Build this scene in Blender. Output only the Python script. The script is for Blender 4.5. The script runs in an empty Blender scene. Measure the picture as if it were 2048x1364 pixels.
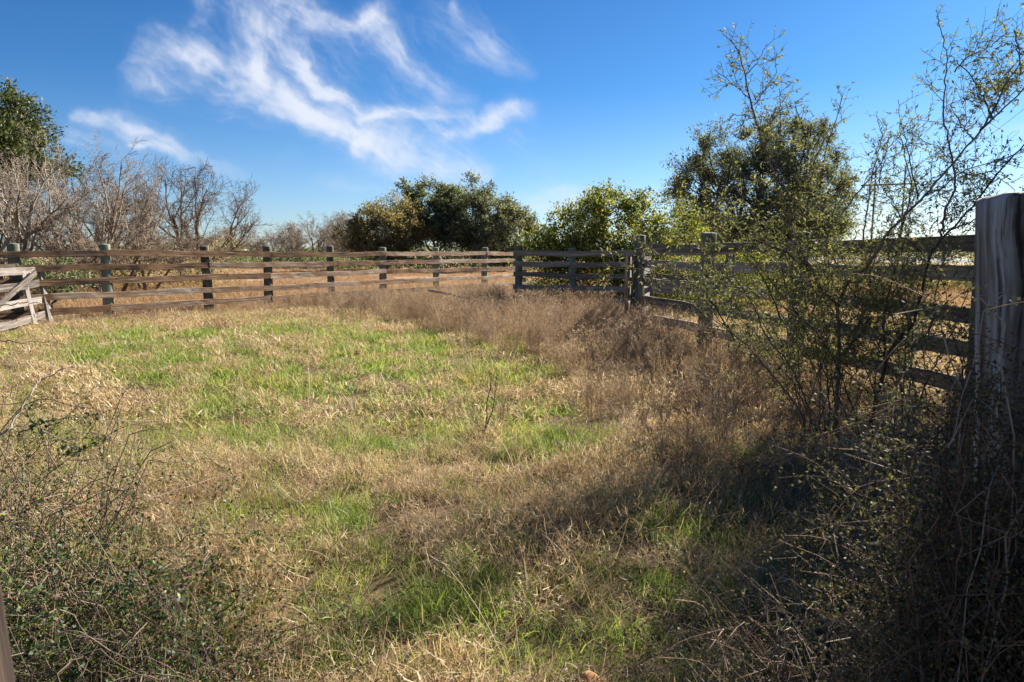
import bpy, math, random
import numpy as np
R = math.radians
scene = bpy.context.scene
COL = scene.collection

# ------------------------------------------------------------------ camera
FPX = 1365.0; CX = 1024.0; CY = 682.0          # photograph measured at 2048 x 1364
PITCH = math.atan((682 - 506) / FPX)
CAMH = 1.6
cd = bpy.data.cameras.new('camera'); cam = bpy.data.objects.new('camera', cd); COL.objects.link(cam)
cd.sensor_width = 36; cd.lens = 36 * FPX / 2048; cd.clip_start = 0.05; cd.clip_end = 20000
cam.location = (0, 0, CAMH); cam.rotation_euler = (R(90) - PITCH, 0, 0)
cd.dof.use_dof = True; cd.dof.focus_distance = 4.8; cd.dof.aperture_fstop = 8.0
scene.camera = cam

# ------------------------------------------------------------------ light
SUN_AZ, SUN_EL = R(45), R(32)                  # azimuth clockwise from +Y (view direction)
world = bpy.data.worlds.new('World'); scene.world = world; world.use_nodes = True
nt = world.node_tree; nt.nodes.clear()
sky = nt.nodes.new('ShaderNodeTexSky'); sky.sky_type = 'NISHITA'; sky.sun_disc = False
sky.sun_elevation = SUN_EL; sky.sun_rotation = SUN_AZ
sky.altitude = 100; sky.air_density = 1.0; sky.dust_density = 0.35; sky.ozone_density = 2.5
hsv = nt.nodes.new('ShaderNodeHueSaturation'); hsv.inputs['Saturation'].default_value = 0.97
bg = nt.nodes.new('ShaderNodeBackground'); bg.inputs['Strength'].default_value = 0.064
wo = nt.nodes.new('ShaderNodeOutputWorld')
tcw = nt.nodes.new('ShaderNodeTexCoord'); spw = nt.nodes.new('ShaderNodeSeparateXYZ'); nt.links.new(tcw.outputs['Generated'], spw.inputs[0])
rw = nt.nodes.new('ShaderNodeValToRGB'); ew = rw.color_ramp.elements
ew[0].position = 0.0; ew[0].color = (0.46, 0.55, 0.70, 1); ew[1].position = 0.6; ew[1].color = (0.066, 0.245, 0.46, 1)
e3 = ew.new(0.22); e3.color = (0.16, 0.36, 0.57, 1)
nt.links.new(spw.outputs[2], rw.inputs[0])
mw = nt.nodes.new('ShaderNodeMix'); mw.data_type = 'RGBA'; mw.blend_type = 'MULTIPLY'; mw.inputs[0].default_value = 1.0
nt.links.new(sky.outputs[0], hsv.inputs['Color']); nt.links.new(hsv.outputs[0], mw.inputs[6]); nt.links.new(rw.outputs[0], mw.inputs[7]); nt.links.new(mw.outputs[2], bg.inputs['Color']); nt.links.new(bg.outputs[0], wo.inputs['Surface'])
sl = bpy.data.lights.new('sun', 'SUN'); sl.energy = 5.0; sl.angle = R(0.53); sl.color = (1.0, 0.945, 0.86)
so = bpy.data.objects.new('sun', sl); COL.objects.link(so)
SD = np.array([math.sin(SUN_AZ) * math.cos(SUN_EL), math.cos(SUN_AZ) * math.cos(SUN_EL), math.sin(SUN_EL)])
so.rotation_euler = (R(90) - SUN_EL, 0, -SUN_AZ + math.pi)
so.location = (20, 20, 20)
vs = scene.view_settings; vs.view_transform = 'Standard'; vs.look = 'None'; vs.exposure = 1.75; vs.gamma = 1.0
scene.cycles.max_bounces = 6; scene.cycles.diffuse_bounces = 3; scene.cycles.transmission_bounces = 4; scene.cycles.transparent_max_bounces = 8
scene.cycles.glossy_bounces = 2

# ------------------------------------------------------------------ helpers
def ray(px, py):
    u = (px - CX) / FPX; v = (CY - py) / FPX
    cp, sp = math.cos(PITCH), math.sin(PITCH)
    return np.array([u, cp + v * sp, v * cp - sp])
def P(px, py, y):                               # world point seen at a pixel, at forward distance y
    r = ray(px, py); r = r * (y / r[1]); return np.array([r[0], r[1], r[2] + CAMH])
def G(px, py, z=0.0):                           # ground point
    r = ray(px, py); k = (z - CAMH) / r[2]; return np.array([r[0] * k, r[1] * k, z])
def proj(x, y, z=0.0):                          # world -> photo pixel (arrays)
    cp, sp = math.cos(PITCH), math.sin(PITCH)
    zz = z - CAMH
    f = y * cp - zz * sp; up = y * sp + zz * cp
    f = np.maximum(f, 0.05)
    return CX + FPX * x / f, CY - FPX * up / f

def np_mesh(name, V, F, attrs=None, smooth=False):
    V = np.asarray(V, dtype=np.float32); F = np.asarray(F, dtype=np.int32)
    me = bpy.data.meshes.new(name)
    n, m, k = len(V), len(F), F.shape[1]
    me.vertices.add(n); me.vertices.foreach_set('co', V.ravel())
    me.loops.add(m * k); me.loops.foreach_set('vertex_index', F.ravel())
    me.polygons.add(m); me.polygons.foreach_set('loop_start', np.arange(0, m * k, k, dtype=np.int32))
    if smooth: me.polygons.foreach_set('use_smooth', np.ones(m, dtype=bool))
    me.update(calc_edges=True)
    for a, val in (attrs or {}).items():
        at = me.attributes.new(a, 'FLOAT', 'POINT'); at.data.foreach_set('value', np.asarray(val, dtype=np.float32))
    return me
def link(name, me, mat=None, parent=None, loc=None, rot=None):
    o = bpy.data.objects.new(name, me); COL.objects.link(o)
    if mat is not None and not me.materials: me.materials.append(mat)
    if parent is not None: o.parent = parent
    if loc is not None: o.location = loc
    if rot is not None: o.rotation_euler = rot
    return o
def tag(o, label=None, cat=None, group=None, kind=None):
    for k, v in (('label', label), ('category', cat), ('group', group), ('kind', kind)):
        if v: o[k] = v
    return o
def empty(name, loc=(0, 0, 0), rz=0.0, **kw):
    o = bpy.data.objects.new(name, None); COL.objects.link(o); o.location = loc; o.rotation_euler = (0, 0, rz)
    o.empty_display_size = 0.1
    return tag(o, **kw)

class Geo:
    def __init__(s): s.V = []; s.F = []; s.A = []; s.n = 0
    def add(s, V, F, rnd=0.5):
        V = np.asarray(V, dtype=np.float32); F = np.asarray(F, dtype=np.int32)
        s.V.append(V); s.F.append(F + s.n)
        s.A.append(np.full(len(V), rnd, dtype=np.float32) if np.isscalar(rnd) else np.asarray(rnd, dtype=np.float32))
        s.n += len(V)
    def mesh(s, name, smooth=False):
        return np_mesh(name, np.concatenate(s.V), np.concatenate(s.F), {'rnd': np.concatenate(s.A)}, smooth)
def norm(v): return v / (np.linalg.norm(v, axis=-1, keepdims=True) + 1e-9)
def tube(geo, pts, rad, sides=3, rnd=0.5):
    pts = np.asarray(pts, dtype=float); n = len(pts)
    rad = np.broadcast_to(np.asarray(rad, dtype=float), (n,))
    t = norm(np.gradient(pts, axis=0))
    ref = np.array([0.31, 0.95, 0.05]) if abs(t[0][1]) < 0.8 else np.array([0.95, 0.1, 0.2])
    a = norm(np.cross(t, ref)); b = np.cross(t, a)
    ang = np.linspace(0, 2 * math.pi, sides, endpoint=False)
    V = (pts[:, None, :] + rad[:, None, None] * (np.cos(ang)[None, :, None] * a[:, None, :] + np.sin(ang)[None, :, None] * b[:, None, :])).reshape(-1, 3)
    i = np.arange(n - 1)[:, None] * sides; j = np.arange(sides)[None, :]; j2 = (j + 1) % sides
    F = np.stack([i + j, i + j2, i + sides + j2, i + sides + j], axis=-1).reshape(-1, 4)
    geo.add(V, F, rnd)
def leaves(geo, pos, d, length, width, rng, fold=0.25):
    """diamond leaves: pos (n,3) base points, d (n,3) directions"""
    n = len(pos); d = norm(d); s = norm(np.cross(d, norm(rng.normal(size=(n, 3)))))
    nn = np.cross(d, s)
    L = np.broadcast_to(length, (n,))[:, None]; W = np.broadcast_to(width, (n,))[:, None]
    mid = pos + d * L * 0.45
    V = np.stack([pos, mid + s * W * .5 + nn * W * fold, pos + d * L, mid - s * W * .5 + nn * W * fold], axis=1).reshape(-1, 3)
    F = np.arange(n * 4).reshape(n, 4)
    geo.add(V, F, np.repeat(rng.random(n), 4))
def catmull(pts, n):
    pts = np.asarray(pts, dtype=float)
    p = np.vstack([2 * pts[0] - pts[1], pts, 2 * pts[-1] - pts[-2]])
    out = []
    for i in range(1, len(p) - 2):
        t = np.linspace(0, 1, n, endpoint=False)[:, None]
        out.append(0.5 * (2 * p[i] + (p[i + 1] - p[i - 1]) * t + (2 * p[i - 1] - 5 * p[i] + 4 * p[i + 1] - p[i + 2]) * t ** 2 + (3 * p[i] - p[i - 1] - 3 * p[i + 1] + p[i + 2]) * t ** 3))
    out.append(pts[-1][None]); return np.vstack(out)

# ------------------------------------------------------------------ materials
def new_mat(name):
    m = bpy.data.materials.new(name); m.use_nodes = True; m.node_tree.nodes.clear(); return m, m.node_tree
def ramp(t, cols, fac, interp='LINEAR'):
    r = t.nodes.new('ShaderNodeValToRGB'); r.color_ramp.interpolation = interp; e = r.color_ramp.elements
    while len(e) < len(cols): e.new(0.5)
    for i, (p, c) in enumerate(cols): e[i].position = p; e[i].color = (*c, 1)
    t.links.new(fac, r.inputs[0]); return r.outputs[0]
def mathn(t, op, a, b=None, clamp=False):
    n = t.nodes.new('ShaderNodeMath'); n.operation = op; n.use_clamp = clamp
    for i, x in enumerate((a, b)):
        if x is None: continue
        if isinstance(x, (int, float)): n.inputs[i].default_value = x
        else: t.links.new(x, n.inputs[i])
    return n.outputs[0]
def mixc(t, fac, a, b, mode='MIX'):
    n = t.nodes.new('ShaderNodeMix'); n.data_type = 'RGBA'; n.blend_type = mode
    for i, x in ((0, fac), (6, a), (7, b)):
        if isinstance(x, (int, float)): n.inputs[i].default_value = x
        elif isinstance(x, tuple): n.inputs[i].default_value = (*x, 1)
        else: t.links.new(x, n.inputs[i])
    return n.outputs[2]
def noise(t, vec, scale, detail=3, rough=0.55):
    n = t.nodes.new('ShaderNodeTexNoise'); n.inputs['Scale'].default_value = scale
    n.inputs['Detail'].default_value = detail; n.inputs['Roughness'].default_value = rough
    if vec is not None: t.links.new(vec, n.inputs['Vector'])
    return n.outputs[0]

def plant_mat(name, cols, trans=0.45, inst=0.25, loc_cols=None, loc_scale=0.6, gloss=0.15, tint=None):
    m, t = new_mat(name)
    at = t.nodes.new('ShaderNodeAttribute'); at.attribute_name = 'rnd'
    oi = t.nodes.new('ShaderNodeObjectInfo')
    f = mathn(t, 'ADD', mathn(t, 'MULTIPLY', at.outputs['Fac'], 1 - inst), mathn(t, 'MULTIPLY', oi.outputs['Random'], inst))
    c = ramp(t, cols, f)
    if loc_cols:
        c2 = ramp(t, loc_cols, f)
        nz = noise(t, oi.outputs['Location'], loc_scale, 2)
        c = mixc(t, ramp(t, [(0.40, (0, 0, 0)), (0.60, (1, 1, 1))], nz), c, c2)
    di = t.nodes.new('ShaderNodeBsdfDiffuse'); tr = t.nodes.new('ShaderNodeBsdfTranslucent')
    t.links.new(c, di.inputs[0])
    tc = mixc(t, 1.0, c, tint or (1.0, 1.0, 0.75), 'MULTIPLY'); t.links.new(tc, tr.inputs[0])
    mx = t.nodes.new('ShaderNodeMixShader'); mx.inputs[0].default_value = trans
    t.links.new(di.outputs[0], mx.inputs[1]); t.links.new(tr.outputs[0], mx.inputs[2])
    out = t.nodes.new('ShaderNodeOutputMaterial'); last = mx.outputs[0]
    if gloss:
        gl = t.nodes.new('ShaderNodeBsdfGlossy'); gl.inputs['Roughness'].default_value = 0.55; gl.inputs[0].default_value = (.5, .5, .5, 1)
        m2 = t.nodes.new('ShaderNodeMixShader'); m2.inputs[0].default_value = gloss
        t.links.new(last, m2.inputs[1]); t.links.new(gl.outputs[0], m2.inputs[2]); last = m2.outputs[0]
    t.links.new(last, out.inputs['Surface']); return m

def principled(t, col, rough, bump=None, bstr=0.3, bdist=0.01):
    p = t.nodes.new('ShaderNodeBsdfPrincipled')
    if isinstance(col, tuple): p.inputs['Base Color'].default_value = (*col, 1)
    else: t.links.new(col, p.inputs['Base Color'])
    p.inputs['Roughness'].default_value = rough
    p.inputs['Specular IOR Level'].default_value = 0.25
    if bump is not None:
        b = t.nodes.new('ShaderNodeBump'); b.inputs['Strength'].default_value = bstr; b.inputs['Distance'].default_value = bdist
        t.links.new(bump, b.inputs['Height']); t.links.new(b.outputs[0], p.inputs['Normal'])
    o = t.nodes.new('ShaderNodeOutputMaterial'); t.links.new(p.outputs[0], o.inputs['Surface']); return p

def wood_mat(name, cols, axis='X', along=1.2, across=26, stain=None, green=0.0, warp=0.0, crack_lo=0.30, bump=0.55):
    m, t = new_mat(name)
    tc = t.nodes.new('ShaderNodeTexCoord'); oi = t.nodes.new('ShaderNodeObjectInfo')
    off = t.nodes.new('ShaderNodeVectorMath'); off.operation = 'ADD'
    sc = t.nodes.new('ShaderNodeVectorMath'); sc.operation = 'SCALE'; sc.inputs[3].default_value = 3.1
    t.links.new(oi.outputs['Location'], sc.inputs[0])
    t.links.new(tc.outputs['Object'], off.inputs[0]); t.links.new(sc.outputs[0], off.inputs[1])
    if warp:
        wn = t.nodes.new('ShaderNodeTexNoise'); wn.inputs['Scale'].default_value = 3.2; wn.inputs['Detail'].default_value = 5; t.links.new(off.outputs[0], wn.inputs['Vector'])
        ws = t.nodes.new('ShaderNodeVectorMath'); ws.operation = 'MULTIPLY_ADD'; t.links.new(wn.outputs['Color'], ws.inputs[0]); ws.inputs[1].default_value = (warp, warp, warp * 3)
        t.links.new(off.outputs[0], ws.inputs[2]); off = ws
    mp = t.nodes.new('ShaderNodeMapping'); t.links.new(off.outputs[0], mp.inputs['Vector'])
    mp.inputs['Scale'].default_value = (along, across, across) if axis == 'X' else (across, across, along)
    g = noise(t, mp.outputs[0], 1.0, 6, 0.62)
    big = noise(t, off.outputs[0], 1.7, 3)
    mp2 = t.nodes.new('ShaderNodeMapping'); t.links.new(off.outputs[0], mp2.inputs['Vector'])
    mp2.inputs['Scale'].default_value = (along * .7, across * 3, across * 3) if axis == 'X' else (across * 3, across * 3, along * .7)
    fine = noise(t, mp2.outputs[0], 1.0, 3, 0.6)
    f = mathn(t, 'ADD', mathn(t, 'MULTIPLY', g, 0.9), mathn(t, 'MULTIPLY', mathn(t, 'SUBTRACT', oi.outputs['Random'], 0.5), 0.28))
    c = ramp(t, cols, f)
    if stain: c = mixc(t, ramp(t, [(0.42, (0, 0, 0)), (0.66, (1, 1, 1))], big), c, stain, 'MIX')
    crack = ramp(t, [(crack_lo, (0.22, 0.2, 0.19)), (crack_lo + .10, (1, 1, 1))], fine)
    c = mixc(t, 1.0, c, crack, 'MULTIPLY')
    # knots
    vo = t.nodes.new('ShaderNodeTexVoronoi'); vo.inputs['Scale'].default_value = 1.0
    mp3 = t.nodes.new('ShaderNodeMapping'); t.links.new(off.outputs[0], mp3.inputs['Vector'])
    mp3.inputs['Scale'].default_value = (2.2, 7, 7) if axis == 'X' else (4, 4, 2.0)
    t.links.new(mp3.outputs[0], vo.inputs['Vector'])
    kn = ramp(t, [(0.06, (0.22, 0.16, 0.12)), (0.15, (1, 1, 1))], vo.outputs['Distance'])
    c = mixc(t, 1.0, c, kn, 'MULTIPLY')
    if green:
        c = mixc(t, mathn(t, 'MULTIPLY', ramp(t, [(0.45, (0, 0, 0)), (0.6, (1, 1, 1))], noise(t, off.outputs[0], 7, 4)), green), c, (0.16, 0.19, 0.10))
    h = mathn(t, 'ADD', mathn(t, 'MULTIPLY', g, 0.6), mathn(t, 'MULTIPLY', fine, 0.5))
    principled(t, c, 0.85, h, bump, 0.012)
    return m

M_RAIL = wood_mat('weathered rail wood', [(0.32, (0.035, 0.022, 0.015)), (0.44, (0.16, 0.088, 0.046)), (0.54, (0.29, 0.175, 0.098)), (0.64, (0.38, 0.32, 0.25))], 'X', 1.1, 24, stain=(0.21, 0.12, 0.062))
M_RAILD = wood_mat('dark rail wood', [(0.28, (0.09, 0.062, 0.05)), (0.45, (0.23, 0.165, 0.13)), (0.58, (0.35, 0.285, 0.235)), (0.70, (0.46, 0.41, 0.36))], 'X', 1.1, 24, green=0.35)
M_RAIL2 = wood_mat('bleached rail wood', [(0.30, (0.08, 0.05, 0.035)), (0.42, (0.27, 0.17, 0.105)), (0.54, (0.43, 0.32, 0.225)), (0.64, (0.50, 0.45, 0.39))], 'X', 1.1, 24, stain=(0.32, 0.19, 0.10))
M_GREY = wood_mat('silver gate wood', [(0.30, (0.05, 0.04, 0.032)), (0.42, (0.13, 0.105, 0.085)), (0.56, (0.20, 0.172, 0.145)), (0.70, (0.28, 0.255, 0.225))], 'X', 1.3, 28)
M_POST = wood_mat('treated round post wood', [(0.28, (0.06, 0.055, 0.042)), (0.45, (0.13, 0.13, 0.10)), (0.6, (0.20, 0.21, 0.165)), (0.72, (0.29, 0.30, 0.25))], 'Z', 0.9, 18, green=0.6)
M_BIG = wood_mat('blue grey round post wood', [(0.36, (0.03, 0.027, 0.025)), (0.43, (0.09, 0.082, 0.075)), (0.52, (0.17, 0.155, 0.14)), (0.62, (0.34, 0.36, 0.355))], 'Z', 1.2, 15, warp=.05, crack_lo=.36, bump=1.0)
M_PLANK = wood_mat('brown near board wood', [(0.30, (0.025, 0.016, 0.011)), (0.5, (0.07, 0.044, 0.03)), (0.66, (0.14, 0.10, 0.07))], 'X', 1.0, 60)

def bark_mat(name, a, b, scale=14):
    m, t = new_mat(name); tc = t.nodes.new('ShaderNodeTexCoord')
    n = noise(t, tc.outputs['Object'], scale, 4); at = t.nodes.new('ShaderNodeAttribute'); at.attribute_name = 'rnd'
    c = ramp(t, [(0.35, a), (0.65, b)], mathn(t, 'ADD', mathn(t, 'MULTIPLY', n, 0.6), mathn(t, 'MULTIPLY', at.outputs['Fac'], 0.4)))
    principled(t, c, 0.9, n, 0.4, 0.01); return m
M_BARKD = bark_mat('dark bark', (0.045, 0.034, 0.028), (0.12, 0.09, 0.07))
M_BARKG = bark_mat('grey bark', (0.13, 0.10, 0.07), (0.36, 0.295, 0.225), 6)
M_BARKB = bark_mat('brown twig bark', (0.12, 0.085, 0.06), (0.27, 0.20, 0.14), 6)
M_STEM = bark_mat('shrub stem bark', (0.045, 0.030, 0.022), (0.20, 0.14, 0.10), 20)
M_CANE = bark_mat('bramble cane bark', (0.06, 0.03, 0.022), (0.24, 0.15, 0.10), 20)

M_OAK = plant_mat('live oak leaves', [(0, (0.035, 0.055, 0.02)), (0.5, (0.13, 0.165, 0.06)), (1, (0.32, 0.30, 0.14))], 0.5, 0.05, gloss=0.06)
M_OAKD = plant_mat('dark evergreen leaves', [(0, (0.022, 0.036, 0.012)), (0.5, (0.065, 0.09, 0.028)), (1, (0.20, 0.19, 0.07))], 0.4, 0.05, gloss=0.05)
M_OAK2 = plant_mat('grey green leaves', [(0, (0.035, 0.045, 0.022)), (0.5, (0.13, 0.145, 0.075)), (1, (0.34, 0.33, 0.19))], 0.5, 0.05, gloss=0.05)
M_OLIVE = plant_mat('olive leaves', [(0, (0.10, 0.085, 0.03)), (0.5, (0.27, 0.225, 0.09)), (1, (0.42, 0.34, 0.17))], 0.5, 0.05, gloss=0.03)
M_VINE = plant_mat('vine leaves', [(0, (0.02, 0.045, 0.008)), (0.55, (0.15, 0.195, 0.03)), (0.8, (0.38, 0.35, 0.05)), (1, (0.42, 0.34, 0.05))], 0.5, 0.05, gloss=0.06)
M_HUI = plant_mat('feathery shrub leaves', [(0, (0.06, 0.07, 0.02)), (0.5, (0.15, 0.165, 0.05)), (1, (0.30, 0.28, 0.10))], 0.5, 0.05, gloss=0.05)
M_BRAM = plant_mat('bramble leaves', [(0, (0.016, 0.036, 0.014)), (0.6, (0.05, 0.095, 0.03)), (0.9, (0.13, 0.19, 0.04)), (1, (0.40, 0.36, 0.05))], 0.4, 0.05, gloss=0.05)
M_BRAM2 = plant_mat('dry bramble leaves', [(0, (0.02, 0.026, 0.012)), (0.55, (0.07, 0.075, 0.032)), (0.9, (0.17, 0.14, 0.06)), (1, (0.36, 0.28, 0.08))], 0.35, 0.05, gloss=0.04)
M_GREEN = plant_mat('green grass blades', [(0, (0.06, 0.11, 0.018)), (0.5, (0.19, 0.28, 0.04)), (0.8, (0.33, 0.42, 0.08)), (1, (0.48, 0.42, 0.16))], 0.5, 0.2, gloss=0.06,
                    loc_cols=[(0, (0.08, 0.11, 0.02)), (0.5, (0.27, 0.32, 0.06)), (0.8, (0.44, 0.43, 0.12)), (1, (0.55, 0.42, 0.2))], loc_scale=0.8)
M_STRAW = plant_mat('straw grass blades', [(0, (0.22, 0.14, 0.07)), (0.4, (0.46, 0.33, 0.17)), (0.75, (0.64, 0.50, 0.29)), (1, (0.78, 0.66, 0.46))], 0.45, 0.2, gloss=0.06, tint=(1, .95, .8),
                    loc_cols=[(0, (0.17, 0.11, 0.06)), (0.4, (0.38, 0.26, 0.14)), (0.75, (0.55, 0.41, 0.24)), (1, (0.40, 0.38, 0.13))], loc_scale=0.9)
M_WEED = plant_mat('dead brown weeds', [(0, (0.16, 0.10, 0.065)), (0.5, (0.32, 0.235, 0.15)), (0.85, (0.52, 0.41, 0.28)), (1, (0.70, 0.58, 0.43))], 0.35, 0.25, gloss=0.04, tint=(1, .9, .8),
                   loc_cols=[(0, (0.15, 0.085, 0.05)), (0.5, (0.36, 0.25, 0.14)), (1, (0.66, 0.51, 0.32))], loc_scale=0.35)
M_FIELD = plant_mat('field straw', [(0, (0.20, 0.12, 0.06)), (0.5, (0.38, 0.25, 0.14)), (1, (0.52, 0.38, 0.23))], 0.4, 0.3, gloss=0.0, tint=(1, .92, .8))

# ------------------------------------------------------------------ ground
def fbm(x, y, s, seed=0):
    v = 0
    r = np.random.default_rng(seed)
    for k in range(5):
        for _ in range(3):
            a = r.random() * 6.283; p = r.random(2) * 6.283
            v = v + np.sin((x * math.cos(a) + y * math.sin(a)) * s * 1.9 ** k + p[0] + 1.3 * np.sin((x * math.sin(a) - y * math.cos(a)) * s * 1.9 ** k * .6 + p[1])) * 0.62 ** k
    return v / 4.5
def gh(x, y):
    near = np.exp(-(np.hypot(x, y - 8) / 14.0) ** 4)
    return near * (0.05 * fbm(x, y, 0.7, 3) + 0.02 * fbm(x, y, 2.5, 4))
xs = np.concatenate([-np.geomspace(3000, 16, 26), np.arange(-15, 15.1, 0.25), np.geomspace(16, 3000, 26)])
ys = np.concatenate([-np.geomspace(400, 5, 8), np.arange(-4, 30.1, 0.25), np.geomspace(31, 6000, 30)])
X, Y = np.meshgrid(xs, ys); V = np.stack([X, Y, gh(X, Y)], -1).reshape(-1, 3)
nx, ny = len(xs), len(ys)
i = (np.arange(ny - 1)[:, None] * nx + np.arange(nx - 1)[None, :]).ravel()
me = np_mesh('ground', V, np.stack([i, i + 1, i + nx + 1, i + nx], 1), smooth=True)
m, t = new_mat('pasture soil and thatch')
geo = t.nodes.new('ShaderNodeNewGeometry')
n1 = noise(t, geo.outputs['Position'], 0.045, 4); n2 = noise(t, geo.outputs['Position'], 0.9, 5); n3 = noise(t, geo.outputs['Position'], 26, 5, 0.7)
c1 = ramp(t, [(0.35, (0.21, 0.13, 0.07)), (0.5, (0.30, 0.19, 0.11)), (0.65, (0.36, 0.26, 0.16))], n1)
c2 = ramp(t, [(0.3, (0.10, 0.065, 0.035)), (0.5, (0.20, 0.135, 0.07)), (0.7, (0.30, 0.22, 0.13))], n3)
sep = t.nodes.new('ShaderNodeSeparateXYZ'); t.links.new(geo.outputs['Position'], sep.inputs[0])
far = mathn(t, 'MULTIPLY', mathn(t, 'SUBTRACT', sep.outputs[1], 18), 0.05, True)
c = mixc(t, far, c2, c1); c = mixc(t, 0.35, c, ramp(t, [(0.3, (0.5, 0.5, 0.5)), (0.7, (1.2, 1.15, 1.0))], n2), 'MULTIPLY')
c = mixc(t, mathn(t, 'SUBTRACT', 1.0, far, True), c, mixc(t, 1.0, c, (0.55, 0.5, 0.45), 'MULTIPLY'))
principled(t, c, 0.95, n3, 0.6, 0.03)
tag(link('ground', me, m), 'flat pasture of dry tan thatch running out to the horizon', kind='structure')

# pond far behind the right fence
a = np.linspace(0, 2 * math.pi, 49)[:-1]
pc = np.array([(P(1815, 520, 170)[0]), 170.0])
rx, ry = 26.0, 62.0
V = [(pc[0] + rx * math.cos(k) * (1 + .12 * math.sin(3 * k)), pc[1] + ry * math.sin(k) * (1 + .1 * math.cos(2 * k)), 0.03) for k in a]
me = bpy.data.meshes.new('pond'); me.from_pydata(V, [], [list(range(48))]); me.update()
m, t = new_mat('pond water'); tcx = t.nodes.new('ShaderNodeTexCoord')
p = principled(t, (0.06, 0.075, 0.08), 0.18, noise(t, tcx.outputs['Object'], 1.5, 3), 0.1, 0.02); p.inputs['Specular IOR Level'].default_value = 0.5
tag(link('pond_water', me, m), 'pale pond reflecting the sky far behind the right fence', kind='structure')

# ------------------------------------------------------------------ clouds (cirrus, a thin patch of the sky far away)
def gblur(a, s):
    k = np.arange(-int(3 * s) - 1, int(3 * s) + 2); w = np.exp(-k ** 2 / (2 * s * s)); w /= w.sum()
    a = np.apply_along_axis(lambda r: np.convolve(r, w, 'same'), 0, a)
    return np.apply_along_axis(lambda r: np.convolve(r, w, 'same'), 1, a)
CS = 2.1; X0, X1, Y0, Y1 = -260, 2320, -140, 500
gw, ghh = int((X1 - X0) / CS), int((Y1 - Y0) / CS)
LAY = {0.8: np.zeros((ghh, gw)), 1.7: np.zeros((ghh, gw)), 3.6: np.zeros((ghh, gw)), 8.0: np.zeros((ghh, gw))}
rc = np.random.default_rng(11)
def splat(px, py, amp, s):
    ix = ((px - X0) / CS).astype(int); iy = ((py - Y0) / CS).astype(int)
    ok = (ix >= 0) & (ix < gw) & (iy >= 0) & (iy < ghh)
    np.add.at(LAY[s], (iy[ok], ix[ok]), (amp * np.ones_like(px))[ok])
def stroke(pts, wid, amp, nf=160, sig=(0.8, 1.7, 3.6), minlen=0.25, skew=0.0):
    pts = catmull(np.array([(a_, b_) for a_, b_ in pts], float), 30); n = len(pts)
    w = np.interp(np.linspace(0, 1, n), np.linspace(0, 1, len(wid)), wid)
    am = np.interp(np.linspace(0, 1, n), np.linspace(0, 1, len(amp)), amp)
    tt = norm(np.gradient(pts, axis=0)); nn = np.stack([-tt[:, 1], tt[:, 0]], 1)
    seg = np.linalg.norm(np.diff(pts, axis=0), axis=1).sum()
    for _ in range(nf):
        o = rc.normal() * 0.55 + skew * rc.random(); L = minlen + rc.random() * (1 - minlen); s0 = rc.random() * (1 + L) - L
        i0, i1 = max(0, int(s0 * n)), min(n, int((s0 + L) * n))
        if i1 - i0 < 4: continue
        cnt = int((i1 - i0) / n * seg / CS) + 4
        q = np.linspace(i0, i1 - 1, cnt)
        ph = rc.random() * 6
        drift = rc.normal() * 0.5
        off = (o + 0.10 * np.sin(q / n * 9 + ph) + drift * (q - i0) / n) * np.interp(q, np.arange(n), w)
        x = np.interp(q, np.arange(n), pts[:, 0] + 0 * w) + off * np.interp(q, np.arange(n), nn[:, 0])
        y = np.interp(q, np.arange(n), pts[:, 1]) + off * np.interp(q, np.arange(n), nn[:, 1])
        env = np.sin(np.linspace(0.05, math.pi - .05, cnt)) ** .6
        sg = sig[rc.integers(len(sig))]
        splat(x, y, np.interp(q, np.arange(n), am) * env * (0.4 + rc.random()) * sg ** 1.0 * 140 / nf * (w.mean() / 25), sg)
def blob(cx, cy, rx, ry, amp, ang=0, nf=250, flow=(0.82, 0.55), L=26, sigs=(1.7, 3.6, 3.6, 8.0)):
    ca, sa = math.cos(R(ang)), math.sin(R(ang))
    a_ = rc.normal(size=(nf, 2)) * 0.5; x = cx + ca * a_[:, 0] * rx - sa * a_[:, 1] * ry; y = cy + sa * a_[:, 0] * rx + ca * a_[:, 1] * ry
    for k in range(nf):
        l = L * rc.random(); q = np.linspace(-l, l, int(2 * l / CS) + 2)
        sg = sigs[rc.integers(4)]
        splat(x[k] + q * flow[0], y[k] + q * flow[1] + 2 * np.sin(q / 8), amp * sg * sg * 0.55 * (rx * ry / 1500) * 100 / nf / (len(q) ** .8) * np.ones(len(q)), sg)
# A: left cloud with long tail
blob(385, 115, 52, 26, 4.5, 22); blob(350, 105, 50, 20, .8, 20); blob(285, 150, 40, 28, .8, 20); blob(300, 110, 60, 30, .5, 20); blob(420, 140, 60, 30, .6, 25)
stroke([(235, 118), (290, 150), (330, 178), (400, 185)], [20, 34, 20], [.3, .6, .15], 120)
stroke([(255, 80), (340, 110), (430, 152), (500, 172), (570, 212), (640, 250), (720, 284), (820, 325)], [34, 60, 50, 36, 28, 24, 40], [.6, 1.0, 1.3, 1.6, 1.5, 1.2, .5], 420)
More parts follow.
